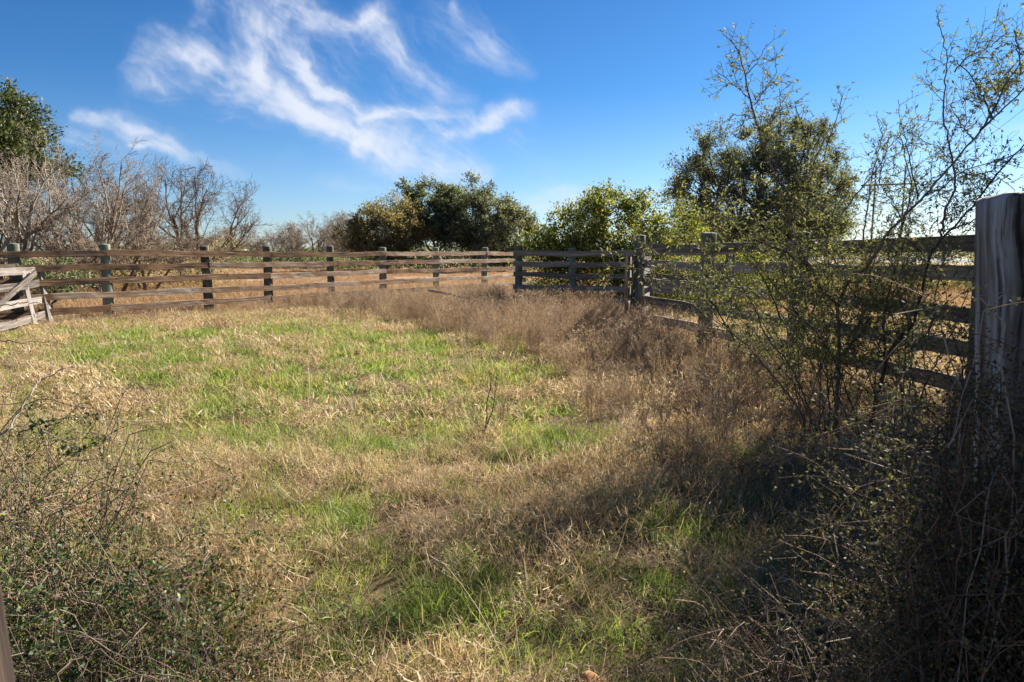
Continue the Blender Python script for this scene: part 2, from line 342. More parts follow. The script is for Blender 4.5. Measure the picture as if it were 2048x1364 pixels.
# B: column falling from the top
stroke([(470, -60), (500, 0), (505, 60), (505, 110), (515, 150), (575, 200), (640, 245)], [60, 46, 30, 26, 18, 14, 14], [.8, .7, .8, 1.1, .9, .5, .2], 260)
stroke([(560, -60), (555, 20), (565, 70), (585, 120), (615, 160), (670, 195), (735, 232)], [60, 60, 50, 34, 22, 16, 12], [.9, 1.1, .8, .9, 1.2, 1.3, .9], 320)
blob(540, 80, 70, 80, .6, 0, 360, flow=(.5, .85)); blob(510, 5, 110, 26, .6, 0); blob(525, 140, 32, 36, .7, 0, 180); blob(600, 45, 60, 40, .7, 20, 200)
stroke([(405, -20), (402, 20), (385, 55)], [22, 16, 8], [.35, .5, .4], 80)
stroke([(380, 50), (450, 110), (540, 190), (640, 240)], [60, 70, 60, 60], [.12, .2, .2, .1], 90)
# C: band to the right and its falling sheet
stroke([(540, 0), (610, 28), (660, 48), (720, 50), (775, 26)], [40, 32, 18, 26], [1.0, 1.1, .7, .9], 240)
blob(745, 30, 40, 32, 1.1, -20, 220, flow=(.6, .8)); blob(775, 60, 26, 40, .6, 0, 140, flow=(.6, .8))
stroke([(745, 0), (765, 60), (800, 112), (850, 155), (905, 185), (960, 205)], [40, 44, 40, 34, 26, 16], [1.2, 1.0, .9, .8, .5, .1], 320)
stroke([(630, 40), (700, 120), (780, 190), (870, 245)], [70, 80, 80, 60], [.12, .2, .2, .12], 120)
# D: faint right streak
stroke([(840, -10), (900, 30), (950, 80), (1000, 125), (1075, 162)], [60, 60, 44, 40, 16], [.12, .3, .4, .5, .1], 220)
stroke([(905, 0), (935, 45), (985, 95), (1060, 155)], [8, 18, 28, 18], [.35, .4, .45, .2], 140)
# E: bright cloud middle right
EK = dict(flow=(.97, -.2), L=12, sigs=(.8, 1.7, 1.7, 3.6))
blob(985, 238, 52, 19, 17, -14, 420, **EK); blob(940, 258, 44, 12, 14, -12, 260, **EK); blob(1015, 223, 28, 14, 12, 0, 160, **EK); blob(905, 272, 18, 6, 12, -14, 90, **EK); blob(1045, 225, 30, 26, .5, 40, 120)
stroke([(712, 240), (760, 228), (820, 225), (880, 224), (945, 236)], [8, 13, 15, 13], [1.0, 1.9, 1.9, 1.5], 240, minlen=.15)
stroke([(860, 248), (895, 262), (905, 272)], [6, 8, 5], [.8, 1.0, .8], 60)
stroke([(1015, 212), (1045, 222), (1072, 250)], [10, 16, 12], [.5, .35, .1], 70)
# F: sheet below
stroke([(720, 238), (800, 262), (860, 292), (920, 330), (995, 355)], [26, 50, 54, 40, 20], [.5, .7, .7, .7, .25], 340)
stroke([(690, 292), (760, 302), (840, 325), (900, 345), (985, 355)], [18, 40, 44, 32, 14], [.6, .8, .8, .6, .2], 300)
blob(702, 300, 13, 17, 12, 30, 120, L=7, sigs=(.8, 1.7, 1.7, 3.6)); blob(712, 315, 16, 7, 9, 0, 80, L=8, sigs=(.8, 1.7, 1.7, 3.6))
stroke([(620, 235), (700, 275), (790, 300), (900, 340)], [40, 50, 70, 50], [.2, .4, .4, .2], 200)
stroke([(980, 270), (1040, 310), (1120, 360)], [30, 40, 30], [.14, .2, .05], 80)
# G, J: left streaks
stroke([(145, 222), (200, 232), (260, 252), (310, 276), (370, 305), (450, 335), (510, 356)], [8, 14, 22, 20, 18, 16, 10], [.7, 1.3, 1.5, 1.2, .7, .4, .05], 300)
stroke([(255, 284), (320, 296), (390, 322), (480, 350)], [4, 9, 14, 14], [.7, .8, .5, .2], 120)
stroke([(120, 262), (200, 285), (310, 325)], [30, 36, 16], [.35, .35, .08], 120)
# H: small puffs
blob(675, 368, 34, 9, 1.6, 5, 140, L=14); blob(575, 312, 34, 8, .6, 0, 80, L=16); blob(590, 377, 34, 4, .4, 0, 40, L=16)
stroke([(620, 370), (700, 372), (800, 378)], [7, 11, 8], [.3, .45, .1], 70)
# I: low right
for yy, xa, xb, am_ in ((376, 1080, 1200, 1.0), (396, 1010, 1260, .5), (412, 1030, 1300, .9), (424, 1060, 1400, .8), (390, 1150, 1420, .7)):
    stroke([(xa, yy + 6), ((xa + xb) / 2, yy), (xb, yy - 3)], [6, 12, 9], [.5 * am_, 1.1 * am_, .5 * am_], 110)
blob(1150, 400, 130, 26, .35, 0, 260, (1, -.08), 40)
blob(1700, 370, 120, 40, .9, 0, 300, (1, .05), 40); blob(1830, 420, 200, 40, 1.1, 0, 300, (1, .05), 60); blob(1500, 440, 120, 22, .5, 0, 150, (1, .05), 50)
blob(1690, 345, 40, 22, .9, 0, 100, (1, .05), 20); stroke([(1900, 275), (2000, 262), (2120, 250), (2240, 240)], [8, 12, 16, 14], [.15, .4, .6, .5], 80)
blob(1950, 350, 160, 40, .3, 0, 120, (1, .05), 60); blob(1250, 450, 200, 20, .35, 0, 100, (1, 0), 60)
D = sum(gblur(v, k) * {0.8: 2.0, 1.7: 1.3, 3.6: .85, 8.0: .6}[k] for k, v in LAY.items())
px = X0 + (np.arange(gw) + .5) * CS; py = Y0 + (np.arange(ghh) + .5) * CS
PX, PY = np.meshgrid(px, py)
WX = PX + 9 * fbm(PX, PY, 0.012, 31) + 3 * fbm(PX, PY, 0.05, 32); WY = PY + 9 * fbm(PX, PY, 0.012, 33) + 3 * fbm(PX, PY, 0.05, 34)
al, ac = WX * .82 + WY * .57, -WX * .57 + WY * .82
st1 = fbm(al * .30, ac * 1.4, 0.055, 15); st2 = fbm(al * .45, ac * 1.3, 0.15, 16); puff = fbm(WX, WY, 0.028, 17)
def warp(Dm, amp, sc, sd):
    ix = (PX + amp * fbm(PX, PY, sc, sd) - X0) / CS - .5; iy = (PY + amp * fbm(PX, PY, sc, sd + 1) - Y0) / CS - .5
    ix = np.clip(ix, 0, gw - 2); iy = np.clip(iy, 0, ghh - 2); i0 = ix.astype(int); j0 = iy.astype(int); fx = ix - i0; fy = iy - j0
    return (Dm[j0, i0] * (1 - fx) + Dm[j0, i0 + 1] * fx) * (1 - fy) + (Dm[j0 + 1, i0] * (1 - fx) + Dm[j0 + 1, i0 + 1] * fx) * fy
D0 = warp(warp(D, 16, .016, 51), 7, .06, 53)
wob = np.clip(.80 + .14 * st1 + .12 * st2 + .55 * fbm(PX, PY, .018, 57) + .22 * fbm(WX, WY, .06, 18), .10, 2)
D = D0 * wob * .8 + .20 * gblur(D0, 7) * np.clip(.7 + .5 * st1 + .3 * st2, .1, 1.6)
brk = 1.0
edge = np.clip(np.minimum.reduce([(PX - X0) / 60, (X1 - PX) / 60, (PY - Y0) / 40, (Y1 - PY) / 25]), 0, 1)
A = (1 - np.exp(-0.088 * np.clip(D, 0, None) ** 1.38)) * edge
A = np.clip(A, 0, 0.93); print('CLOUD', D.max(), np.percentile(D, [50, 80, 95, 99]), A.max(), (A > .3).mean())
u = (PX - CX) / FPX; v = (CY - PY) / FPX; cp, sp = math.cos(PITCH), math.sin(PITCH)
dirs = norm(np.stack([u, cp + v * sp, v * cp - sp], -1))
V = (dirs * 9000).reshape(-1, 3); V[:, 2] += CAMH
i = (np.arange(ghh - 1)[:, None] * gw + np.arange(gw - 1)[None, :]).ravel(); F = np.stack([i, i + 1, i + gw + 1, i + gw], 1)
Af = A.ravel(); keep = Af[F].max(1) > 0.006; F = F[keep]
used = np.unique(F); remap = np.zeros(len(V), int); remap[used] = np.arange(len(used))
me = np_mesh('clouds', V[used], remap[F], {'ice': Af[used]}, True)
m, t = new_mat('cirrus ice'); at = t.nodes.new('ShaderNodeAttribute'); at.attribute_name = 'ice'
tr = t.nodes.new('ShaderNodeBsdfTransparent'); em = t.nodes.new('ShaderNodeEmission'); em.inputs[0].default_value = (0.84, 0.89, 1.0, 1); em.inputs[1].default_value = 0.30
mx = t.nodes.new('ShaderNodeMixShader'); o = t.nodes.new('ShaderNodeOutputMaterial')
t.links.new(at.outputs['Fac'], mx.inputs[0]); t.links.new(tr.outputs[0], mx.inputs[1]); t.links.new(em.outputs[0], mx.inputs[2]); t.links.new(mx.outputs[0], o.inputs['Surface'])
m.cycles.emission_sampling = 'NONE'
tag(link('clouds', me, m), 'wispy white cirrus streaks across the blue sky', kind='stuff')

# ------------------------------------------------------------------ fences
def post_mesh(name, r, h, seed, sides=28, taper=0.06, dome=0.012, checks=True):
    rg = np.random.default_rng(seed); rings = 26
    zs = np.concatenate([np.linspace(-0.15, h - 0.012, rings)])
    ang = np.linspace(0, 2 * math.pi, sides, endpoint=False)
    prof = 1 + 0.018 * np.sin(2 * ang + rg.random() * 6) + 0.008 * np.sin(5 * ang + rg.random() * 6) + 0.004 * np.sin(9 * ang + rg.random() * 6)
    if checks:
        for _ in range(3): k = rg.integers(sides); prof[k] *= 0.94
    V = []
    for k, z in enumerate(zs):
        rr = r * (1 - taper * (z / h)) * (1 + 0.012 * math.sin(z * 3 + seed)) * prof
        V += [(rr[j] * math.cos(ang[j]) + .01 * math.sin(z * 2.1 + seed), rr[j] * math.sin(ang[j]), z) for j in range(sides)]
    rt = r * (1 - taper)
    for f_, dz in ((0.965, 0.008), (0.86, 0.012), (0.5, 0.012 + dome * .6)):
        V += [(rt * f_ * prof[j] * math.cos(ang[j]) + .01 * math.sin(h * 2.1 + seed), rt * f_ * prof[j] * math.sin(ang[j]), h - 0.012 + dz + 0.003 * rg.normal()) for j in range(sides)]
    n = rings + 3; V.append((0, 0, h + dome)); V = np.array(V)
    Fs = [[k * sides + j, k * sides + (j + 1) % sides, (k + 1) * sides + (j + 1) % sides, (k + 1) * sides + j] for k in range(n - 1) for j in range(sides)]
    top = (n - 1) * sides
    Fs += [[top + j, top + (j + 1) % sides, len(V) - 1] for j in range(sides)]
    me = bpy.data.meshes.new(name); me.from_pydata(V.tolist(), [], Fs); me.update()
    me.polygons.foreach_set('use_smooth', np.ones(len(Fs), dtype=bool)); return me
def board_mesh(name, L, w, th, seed, sag=0.01, warp=0.011):
    """board along +X from 0 to L, width w in Z (centred), thickness th in Y (centred)"""
    rg = np.random.default_rng(seed); n = max(6, int(L / 0.18)); xs_ = np.linspace(0, L, n)
    b = min(w, th) * 0.09; hw, ht = w / 2, th / 2
    sec = [(-ht + b, -hw), (ht - b, -hw), (ht, -hw + b), (ht, hw - b), (ht - b, hw), (-ht + b, hw), (-ht, hw - b), (-ht, -hw + b)]
    p1, p2, p3 = rg.random(3) * 6
    V = []
    for k, x in enumerate(xs_):
        s = -sag * math.sin(math.pi * x / L) + warp * math.sin(x * 2.3 + p1); yy = warp * math.sin(x * 1.9 + p2); tw = 0.03 * math.sin(x * 1.1 + p3)
        for (a_, c_) in sec:
            jt = rg.normal() * 0.0016
            V.append((x + (rg.normal() * 0.004 if k in (0, n - 1) else 0), a_ + yy - c_ * tw + jt, c_ + s + a_ * tw + (rg.normal() * 0.0022 + 0.004 * math.sin(x * 5 + p2) * (c_ > 0))))
    Fs = [[k * 8 + j, (k + 1) * 8 + j, (k + 1) * 8 + (j + 1) % 8, k * 8 + (j + 1) % 8] for k in range(n - 1) for j in range(8)]
    Fs += [list(range(8)), [(n - 1) * 8 + j for j in range(7, -1, -1)]]
    me = bpy.data.meshes.new(name); me.from_pydata(V, [], Fs); me.update(); return me
def board(name, parent, a, b, w, th, mat, seed, roll=0.0, sag=0.01):
    a = np.array(a, float); b = np.array(b, float); d = b - a; L = np.linalg.norm(d)
    me = board_mesh(name, L, w, th, seed, sag)
    o = link(name, me, mat, parent)
    pl = np.array(parent.location) if parent else np.zeros(3)
    o.location = a - pl; o.rotation_euler = (roll, -math.asin(d[2] / L), math.atan2(d[1], d[0])); return o
def fence(name, pts, post_r, post_h, rails, side, mat, seed, label, group=None, w=0.145, th=0.042, pmat=None, leans=None, bays=2, hs=None, over=0.12):
    rg = np.random.default_rng(seed); pts = [np.array(p_, float) for p_ in pts]
    e = empty(name, (pts[0][0], pts[0][1], 0), label=label, cat='fence', group=group)
    d = norm(pts[-1] - pts[0]); nrm = np.array([-d[1], d[0]]) * side
    for k, p_ in enumerate(pts):
        h = (post_h[k] if hasattr(post_h, '__len__') else post_h) + rg.normal() * 0.012
        o = link('post', post_mesh('post', post_r * (1 + rg.normal() * .05), h, seed * 31 + k), pmat or M_POST, e, (p_[0] - pts[0][0], p_[1] - pts[0][1], 0))
        ln = leans[k] if leans else (rg.normal() * .012, rg.normal() * .012)
        o.rotation_euler = (ln[0], ln[1], rg.random() * 6)
    n = len(pts)
    for r_, z in enumerate(rails):
        k = -(r_ % 2) if bays == 2 else 0
        while k < n - 1:
            a_, b_ = max(k, 0), min(k + bays, n - 1)
            if b_ > a_:
                za = z + rg.normal() * .012 + (hs[a_] if hs else 0); zb = z + rg.normal() * .012 + (hs[b_] if hs else 0)
                pa = pts[a_] + nrm * (post_r + th / 2 - .004); pb = pts[b_] + nrm * (post_r + th / 2 - .004)
                dd = norm(pb - pa)
                if a_ == 0: pa = pa - dd * over
                if b_ == n - 1: pb = pb + dd * over
                board('rail', e, (*(pa + dd * .004), za), (*(pb - dd * .004), zb), w * (1 + rg.normal() * .04), th, M_RAIL2 if (mat is M_RAIL and (k >= 5 or (k >= 3 and r_ in (0, 2)))) else mat, seed * 97 + r_ * 13 + k, sag=abs(rg.normal()) * .012)
            k += bays
    return e
def on_line(A_, B_, px_, py_=500):
    r = ray(px_, py_); q = r[0] / r[1]; A_ = np.array(A_, float); d = np.array(B_, float) - A_
    t_ = (q * A_[1] - A_[0]) / (d[0] - q * d[1]); return A_ + d * t_
A_, B_ = (-9.6, 16.15), (-1.15, 27.4)
fpts = [on_line(A_, B_, x_) for x_ in (-150, 24, 208, 411, 533, 661, 765, 871, 968)]
d_ = (fpts[-1] - fpts[-3]) / 2; fpts += [fpts[-1] + d_, fpts[-1] + 2 * d_]
RAILS = [0.31, 0.64, 0.97, 1.28, 1.585]
fence('corral_fence', fpts, 0.125, 1.80, RAILS, -1, M_RAIL, 5, 'long sunlit five rail wooden fence crossing the pasture behind the grass')
mA, mB = np.array([0.19, 20.3]), np.array([3.1, 18.7])
md = norm(mB - mA)
fence('corral_fence', [mA, mA + md * 1.75, mA + md * 3.9, mA + md * 6.1], 0.12, [1.83, 1.75, 1.75, 1.75], [0.30, 0.63, 0.97, 1.29, 1.60], -1, M_RAILD, 8,
      'short shaded rail fence in front of the vine thicket', over=0.1)
# right fence
rp = [on_line((2.42, 13.0), (4.20, 6.05), x_, 520) for x_ in (1277, 1415, 1600)]
dr = norm(np.array([4.20 - 2.42, 6.05 - 13.0]))
p4 = np.array([4.20, 6.05]); rp += [p4, p4 + dr * 2.3, p4 + dr * 4.6]
fence('corral_fence', rp, 0.108, [1.93, 1.90, 1.86, 1.80, 1.9, 1.9], [0.38, 0.72, 1.05, 1.38, 1.69], 1, M_RAILD, 12,
      'dark wooden rail fence running from the middle to the right behind the feathery shrub', leans=[(0, .035), (0, -.045), (0, 0), (0, 0), (0, 0), (0, 0)], w=0.15)
# big near post
bp = P(2072, 440, 1.8)
o = link('round_post', post_mesh('round_post', 0.158, 1.765, 77, 48, 0.01, 0.0, False), M_BIG, None, (bp[0] + .165, bp[1], 0), (0, -0.075, 0))
tag(o, 'thick blue grey round post at the right edge, nearest of all posts', 'fence post')
# left gate leaf
ge = empty('farm_gate', (-10.25, 15.0, 0), label='silvery old wooden gate leaning open at the left edge of the pasture', cat='gate')
h0 = np.array([-10.27, 15.05]); h1 = np.array([-9.35, 11.6]); gd = norm(h1 - h0)
o = board('stile', ge, (h0[0] + .06, h0[1], -0.02), (h0[0] - 0.10, h0[1] + .02, 1.34), 0.13, 0.06, M_GREY, 1, roll=R(90), sag=0)
for k, z in enumerate((0.24, 0.57, 0.92, 1.22)):
    q0 = h0 + gd * 0.0; q1 = h1
    board('rail', ge, (q0[0] + .01 - .1 * z, q0[1] - .08, z + .02), (q1[0] - .1 * z, q1[1], z - (0.06 if k == 0 else 0)), 0.15, 0.035, M_GREY, 20 + k)
board('brace', ge, (h0[0] + gd[0] * .35 - .03, h0[1] + gd[1] * .35 - .02, 1.2), (h0[0] + gd[0] * 2.2 - .02, h0[1] + gd[1] * 2.2, 0.62), 0.12, 0.03, M_GREY, 31)
board('stile', ge, (h0[0] + gd[0] * .7 + .02, h0[1] + gd[1] * .7 - .04, .12), (h0[0] + gd[0] * .7 - .12, h0[1] + gd[1] * .7 - .04, 1.24), 0.12, 0.03, M_GREY, 33, roll=R(90), sag=0)
board('stile', ge, (h1[0], h1[1], 0), (h1[0] - .1, h1[1], 1.34), 0.12, 0.05, M_GREY, 34, roll=R(90), sag=0)
# open gate seen nearly edge-on beside the right fence post
g0 = P(1257, 560, 13.0)[:2]; g1 = P(1300, 560, 16.4)[:2]; g2 = norm(g1 - g0)
e2 = empty('farm_gate', (g0[0], g0[1], 0), label='open wooden gate seen edge on beside the lichen covered end post', cat='gate')
board('stile', e2, (g0[0] - .05, g0[1], .05), (g0[0] - .03, g0[1], 1.56), 0.12, 0.045, M_RAIL, 41, roll=R(90), sag=0)
board('stile', e2, (g0[0] + .06, g0[1] + .02, .05), (g0[0] + .08, g0[1] + .02, 1.56), 0.07, 0.05, M_GREY, 42, roll=R(90), sag=0)
board('stile', e2, (g1[0], g1[1], .05), (g1[0], g1[1], 1.5), 0.12, 0.045, M_GREY, 43, roll=R(90), sag=0)
for k, z in enumerate((0.3, 0.6, 0.9, 1.2, 1.45)):
    board('rail', e2, (g0[0], g0[1] + .03, z), (g1[0], g1[1], z), 0.14, 0.035, M_GREY, 45 + k)
# leaning near board, bottom left
a0 = P(-14, 1120, 0.8); a1 = P(30, 1364, 0.8); dd = (a1 - a0); a2 = a0 + dd * (a0[2] / -dd[2]); a3 = a0 - dd * 1.1
sh = np.array([-0.036, 0, 0])
o = link('leaning_board', board_mesh('leaning_board', float(np.linalg.norm(a3 - a2)), 0.05, 0.035, 55, 0, 0.001), M_PLANK)
d3 = norm(a3 - a2); o.location = a2 + sh; o.rotation_euler = (R(90), -math.asin(d3[2]), math.atan2(d3[1], d3[0]))
tag(o, 'blurred brown wooden board at the bottom left corner close to the lens', 'board')
# fallen poles
for (p0, y0, p1, y1, r_, lb) in (((858, 581), 19.5, (1010, 616), 16.6, .035, 'pale bare pole lying slanted on the weeds before the far fence'),
                                 ((905, 607), 17.4, (1112, 597), 19.3, .028, 'thin grey pole lying in the shade beside the corner post')):
    s0, s1 = P(*p0, y0), P(*p1, y1); g_ = Geo(); q = np.linspace(0, 1, 14)[:, None]
    q3 = s0 + (s1 - s0) * q + np.array([0, 0, 1]) * (0.03 * np.sin(q * 5)); tube(g_, q3, np.linspace(r_, r_ * .75, 14), 7)
    o = link('fallen_pole', g_.mesh('fallen_pole', True), M_GREY); tag(o, lb, 'pole')

# ------------------------------------------------------------------ trees
def grow(out, rg, p, d, L, r, lvl, c):
    n = c['seg'][lvl]; step = L / n; pts = [p.copy()]
    dirs_ = []
    for k in range(n):
        d = norm(d + rg.normal(size=3) * c['wob'][lvl] + np.array([0, 0, c['up'][lvl]]))
        p = p + d * step; pts.append(p.copy()); dirs_.append(d)
    pts = np.array(pts); out.append((lvl, pts, np.linspace(r, r * (0.45 if lvl < c['max'] else 0.3), n + 1)))
    if lvl >= c['max']: return
    nc = c['n'][lvl]; nc = int(nc * (0.8 + .4 * rg.random()) + .5)
    for k in range(nc):
        f = c['start'][lvl] + (1 - c['start'][lvl]) * ((k + rg.random()) / nc); q = f * n; i0 = min(int(q), n - 1)
        pos = pts[i0] + (pts[i0 + 1] - pts[i0]) * (q - i0); base = dirs_[i0]
        ax = norm(np.cross(base, rg.normal(size=3))); a_ = R(c['ang'][lvl]) * (0.6 + .7 * rg.random())
        nd = norm(base * math.cos(a_) + ax * math.sin(a_))
        grow(out, rg, pos, nd, L * c['len'][lvl] * (0.65 + .6 * rg.random()) * (1.15 - 0.45 * f), max(r * (1 - .55 * f) * c['rad'][lvl], c['rmin']), lvl + 1, c)
def paths_mesh(name, paths, lv, sides, rg):
    g_ = Geo()
    for l, pts, rad in paths:
        if l in lv: tube(g_, pts, rad, sides if l > 1 else max(sides, 6), rg.random())
    return g_.mesh(name, True)
BARE = dict(max=4, seg=[5, 6, 6, 5, 4], wob=[.10, .16, .2, .24, .3], up=[.05, .10, .06, .03, .0], n=[5, 7, 7, 6, 0], start=[.25, .2, .15, .1, 0], ang=[42, 40, 42, 45, 0],
            len=[.85, .62, .5, .45, 0], rad=[.6, .55, .5, .5, .5], rmin=.006)
protos = {}
def bare_tree(x, y, h, seed, label, mat, group, fan=1.0, spread=1.0, twig=None, rz=0.0, nb=None, parts=('trunk', 'branches')):
    key = (seed, mat.name, round(math.log(h) * 3))
    e = empty('bare_tree', (x, y, 0), rz, label=label, cat='tree', group=group)
    if key not in protos:
        rg = np.random.default_rng(seed); c = dict(BARE); c['rmin'] = (twig or .006) / h * 1.35
        if nb: c['n'] = nb
        out = []
        ns = 3
        for k in range(ns):
            a_ = rg.random() * 6.28; d = norm(np.array([math.cos(a_) * .55 * fan, math.sin(a_) * .55 * fan, 1.0]))
            grow(out, rg, np.array([math.cos(a_) * .05, math.sin(a_) * .05, -.02]), d, 0.42, .016, 0, c)
        zt = max(pp[:, 2].max() for _, pp, _ in out)
        out = [(l, pp / zt, rr / zt) for l, pp, rr in out]
        protos[key] = (paths_mesh('trunk', out, (0, 1), 6, rg), paths_mesh('branches', out, (2, 3, 4), 3, rg))
    for nm, me in zip(parts, protos[key]):
        o = link(nm, me, mat, e); o.scale = (h * spread, h * spread, h)
    return e
def leafy_tree(name, x, y, trunk_h, ctr, rad, ncl, clr, nleaf, lsize, mat, bark, seed, label, cat='tree', group=None, tr=0.2, bias=0.3, droop=0.0, extra=None, lw=0.5, shell=0.55, nlimb=7):
    """ctr/rad: crown centre height offset and radii; clusters of leaves sit on an irregular dome and limbs reach them"""
    rg = np.random.default_rng(seed); e = empty(name, (x, y, 0), label=label, cat=cat, group=group)
    d = norm(rg.normal(size=(ncl, 3))); d[:, 2] = np.abs(d[:, 2]) * (1 - bias) + d[:, 2] * bias
    rr = shell + (1 - shell) * rg.random(ncl) ** .6
    bump = 1 + .16 * np.sin(d[:, 0] * 4 + seed) * np.cos(d[:, 2] * 5 + seed * 2) + .10 * rg.normal(size=ncl)
    cc = np.array(ctr) + d * rr[:, None] * bump[:, None] * np.array(rad)
    if extra is not None: cc = np.vstack([cc, np.array(extra)])
    gt = Geo(); tp = catmull([(0, 0, -.1), (rg.normal() * .1, rg.normal() * .1, trunk_h * .6), (rg.normal() * .2 + ctr[0] * .3, rg.normal() * .2, trunk_h)], 5)
    tube(gt, tp, np.linspace(tr, tr * .7, len(tp)), 9)
    top = tp[-1]; limb = []
    for k in range(nlimb):
        a_ = 6.28 * k / nlimb + rg.random(); q = np.array(ctr) + np.array([math.cos(a_) * rad[0] * .45, math.sin(a_) * rad[1] * .45, rad[2] * (rg.random() * .5 - .1)])
        m_ = (top + q) / 2 + rg.normal(size=3) * .12 * rad[0] + np.array([0, 0, -.1 * rad[2]])
        lp = catmull([top, m_, q], 5); limb.append(lp); tube(gt, lp, np.linspace(tr * .5, tr * .22, len(lp)), 6)
    gl = Geo(); allp = np.vstack(limb)
    for c_ in cc:
        j = np.argmin(((allp - c_) ** 2).sum(1) + rg.random(len(allp)) * .3 * rad[0] ** 2 * .2); s_ = allp[j]
        m_ = (s_ + c_) / 2 + rg.normal(size=3) * .06 * rad[0]
        bp_ = catmull([s_, m_, c_], 4); tube(gt, bp_, np.linspace(tr * .16, tr * .05, len(bp_)), 4)
        cr = clr * (0.6 + .8 * rg.random())
        # twigs radiating in the cluster, leaves along the twigs
        ntw = 14; td = norm(rg.normal(size=(ntw, 3)) + np.array([0, 0, .35 - droop]) + norm(c_ - np.array(ctr)) * .6)
        nl = int(nleaf * (0.6 + .8 * rg.random()))
        w_ = rg.integers(ntw, size=nl); f = rg.random(nl) ** .7
        pos = c_ + td[w_] * (f * cr)[:, None] + rg.normal(size=(nl, 3)) * cr * .13
        leaves(gl, pos, td[w_] + rg.normal(size=(nl, 3)) * .8, lsize * (.6 + .8 * rg.random(nl)), lsize * lw * (.7 + .6 * rg.random(nl)), rg)
        for k in range(0, ntw, 2): tube(gt, np.array([c_, c_ + td[k] * cr * .8]), [tr * .04, tr * .015], 3)
    link('trunk', gt.mesh('trunk', True), bark, e); link('crown', gl.mesh('crown'), mat, e)
    return e
def at_px(px_, y): return P(px_, 506, y)[0]
def hz(py_, y): return CAMH + (506 - py_) / FPX * y * 1.0        # height seen at row py_ at distance y
BG = 'trees beyond the corral'
# T1 big evergreen far left
x = at_px(-95, 34); leafy_tree('evergreen_tree', x, 34, 3.0, (0, 0, 5.9), (5.2, 4.6, 3.7), 140, 1.0, 560, .17, M_OAKD, M_BARKD, 21, 'tall dark evergreen tree rising at the left edge of the photo', group=BG, tr=.3, bias=.5)
# T5 middle group
x = at_px(770, 62); leafy_tree('olive_tree', x, 62, 1.0, (0, 0, 2.8), (3.6, 3.0, 3.1), 110, 1.0, 360, .18, M_OLIVE, M_BARKB, 22, 'olive brown bushy tree at the left of the distant clump', group=BG, tr=.14, bias=.7)
x = at_px(870, 66); leafy_tree('oak_tree', x, 66, 1.6, (0, 0, 4.2), (3.4, 3.0, 3.9), 110, .95, 330, .22, M_OAK, M_BARKD, 23, 'tallest dark oak in the distant clump behind the far fence', group=BG, tr=.25, bias=.6)
x = at_px(948, 64); leafy_tree('oak_tree', x, 64, 1.4, (0, 0, 3.8), (3.7, 3.0, 3.7), 110, .95, 320, .22, M_OAK2, M_BARKD, 24, 'grey green oak right of the tallest in the distant clump', group=BG, tr=.22, bias=.7)
x = at_px(1012, 60); leafy_tree('oak_tree', x, 60, 1.0, (0, 0, 2.7), (2.6, 2.2, 2.9), 70, .8, 280, .20, M_OAK2, M_BARKD, 25, 'small rounded oak at the right end of the distant clump', group=BG, tr=.16, bias=.8)
# T6 big round tree right
x = at_px(1506, 30); leafy_tree('oak_tree', x, 30, 1.6, (0, 0, 3.0), (3.5, 3.1, 3.6), 230, .72, 520, .115, M_OAK2, M_BARKD, 26, 'large round grey green tree behind the feathery shrub', group=BG, tr=.26, bias=.8, lw=.4,
    extra=[(at_px(a_, 30) - x, 0, hz(b_, 30)) for a_, b_ in ((1630, 275), (1615, 285), (1395, 295), (1410, 310), (1640, 310), (1545, 275), (1440, 290), (1480, 285), (1660, 330), (1580, 270), (1390, 340), (1375, 380), (1670, 380))])
# T7 vine thicket over the short fence
x = at_px(1240, 20.6)
leafy_tree('vine_thicket', x, 20.9, .6, (0, 0, 1.8), (2.35, 1.2, 1.45), 130, .45, 250, .075, M_VINE, M_BARKB, 27, 'mound of bright green and yellow vines over the shaded rail fence', cat='vine', tr=.08, bias=.8, shell=.3, lw=.65,
    extra=[(at_px(a_, 20.6) - x, -.2 + .3 * k % 1, hz(b_, 20.6)) for k, (a_, b_) in enumerate(((1110, 460), (1130, 440), (1160, 430), (1200, 410), (1225, 395), (1280, 400), (1320, 405), (1350, 420), (1390, 430), (1400, 460), (1380, 480), (1100, 480), (1090, 500), (1120, 500)))])
# vine whips sticking out
rg = np.random.default_rng(5); gw_ = Geo(); gl_ = Geo()
for pl in ([(1222, 400), (1221, 380), (1219, 356)], [(1165, 415), (1185, 388), (1210, 380), (1232, 385)], [(1075, 500), (1095, 440), (1110, 425), (1128, 435)], [(1150, 425), (1170, 405), (1190, 400)], [(1225, 385), (1245, 395), (1260, 415)], [(1270, 410), (1285, 385), (1300, 378), (1320, 395)], [(1050, 490), (1062, 465), (1085, 452)], [(1120, 440), (1128, 424), (1140, 420)], [(1350, 420), (1360, 380), (1366, 365)]):
    yy = 20.4 + rg.random(); q = catmull([P(a_, b_, yy + .1 * k) for k, (a_, b_) in enumerate(pl)], 8); tube(gw_, q, np.linspace(.012, .005, len(q)), 4)
    nl = 70; k = rg.integers(len(q), size=nl); leaves(gl_, q[k] + rg.normal(size=(nl, 3)) * .035, rg.normal(size=(nl, 3)), .07, .045, rg)
ve = [o_ for o_ in COL.objects if o_.name.startswith('vine_thicket')][0]
for nm, g_, mm in (('runners', gw_, M_BARKB), ('runner_leaves', gl_, M_VINE)):
    o = link(nm, g_.mesh(nm), mm, ve); o['kind'] = 'stuff'; o.location = (-ve.location[0], -ve.location[1], 0)
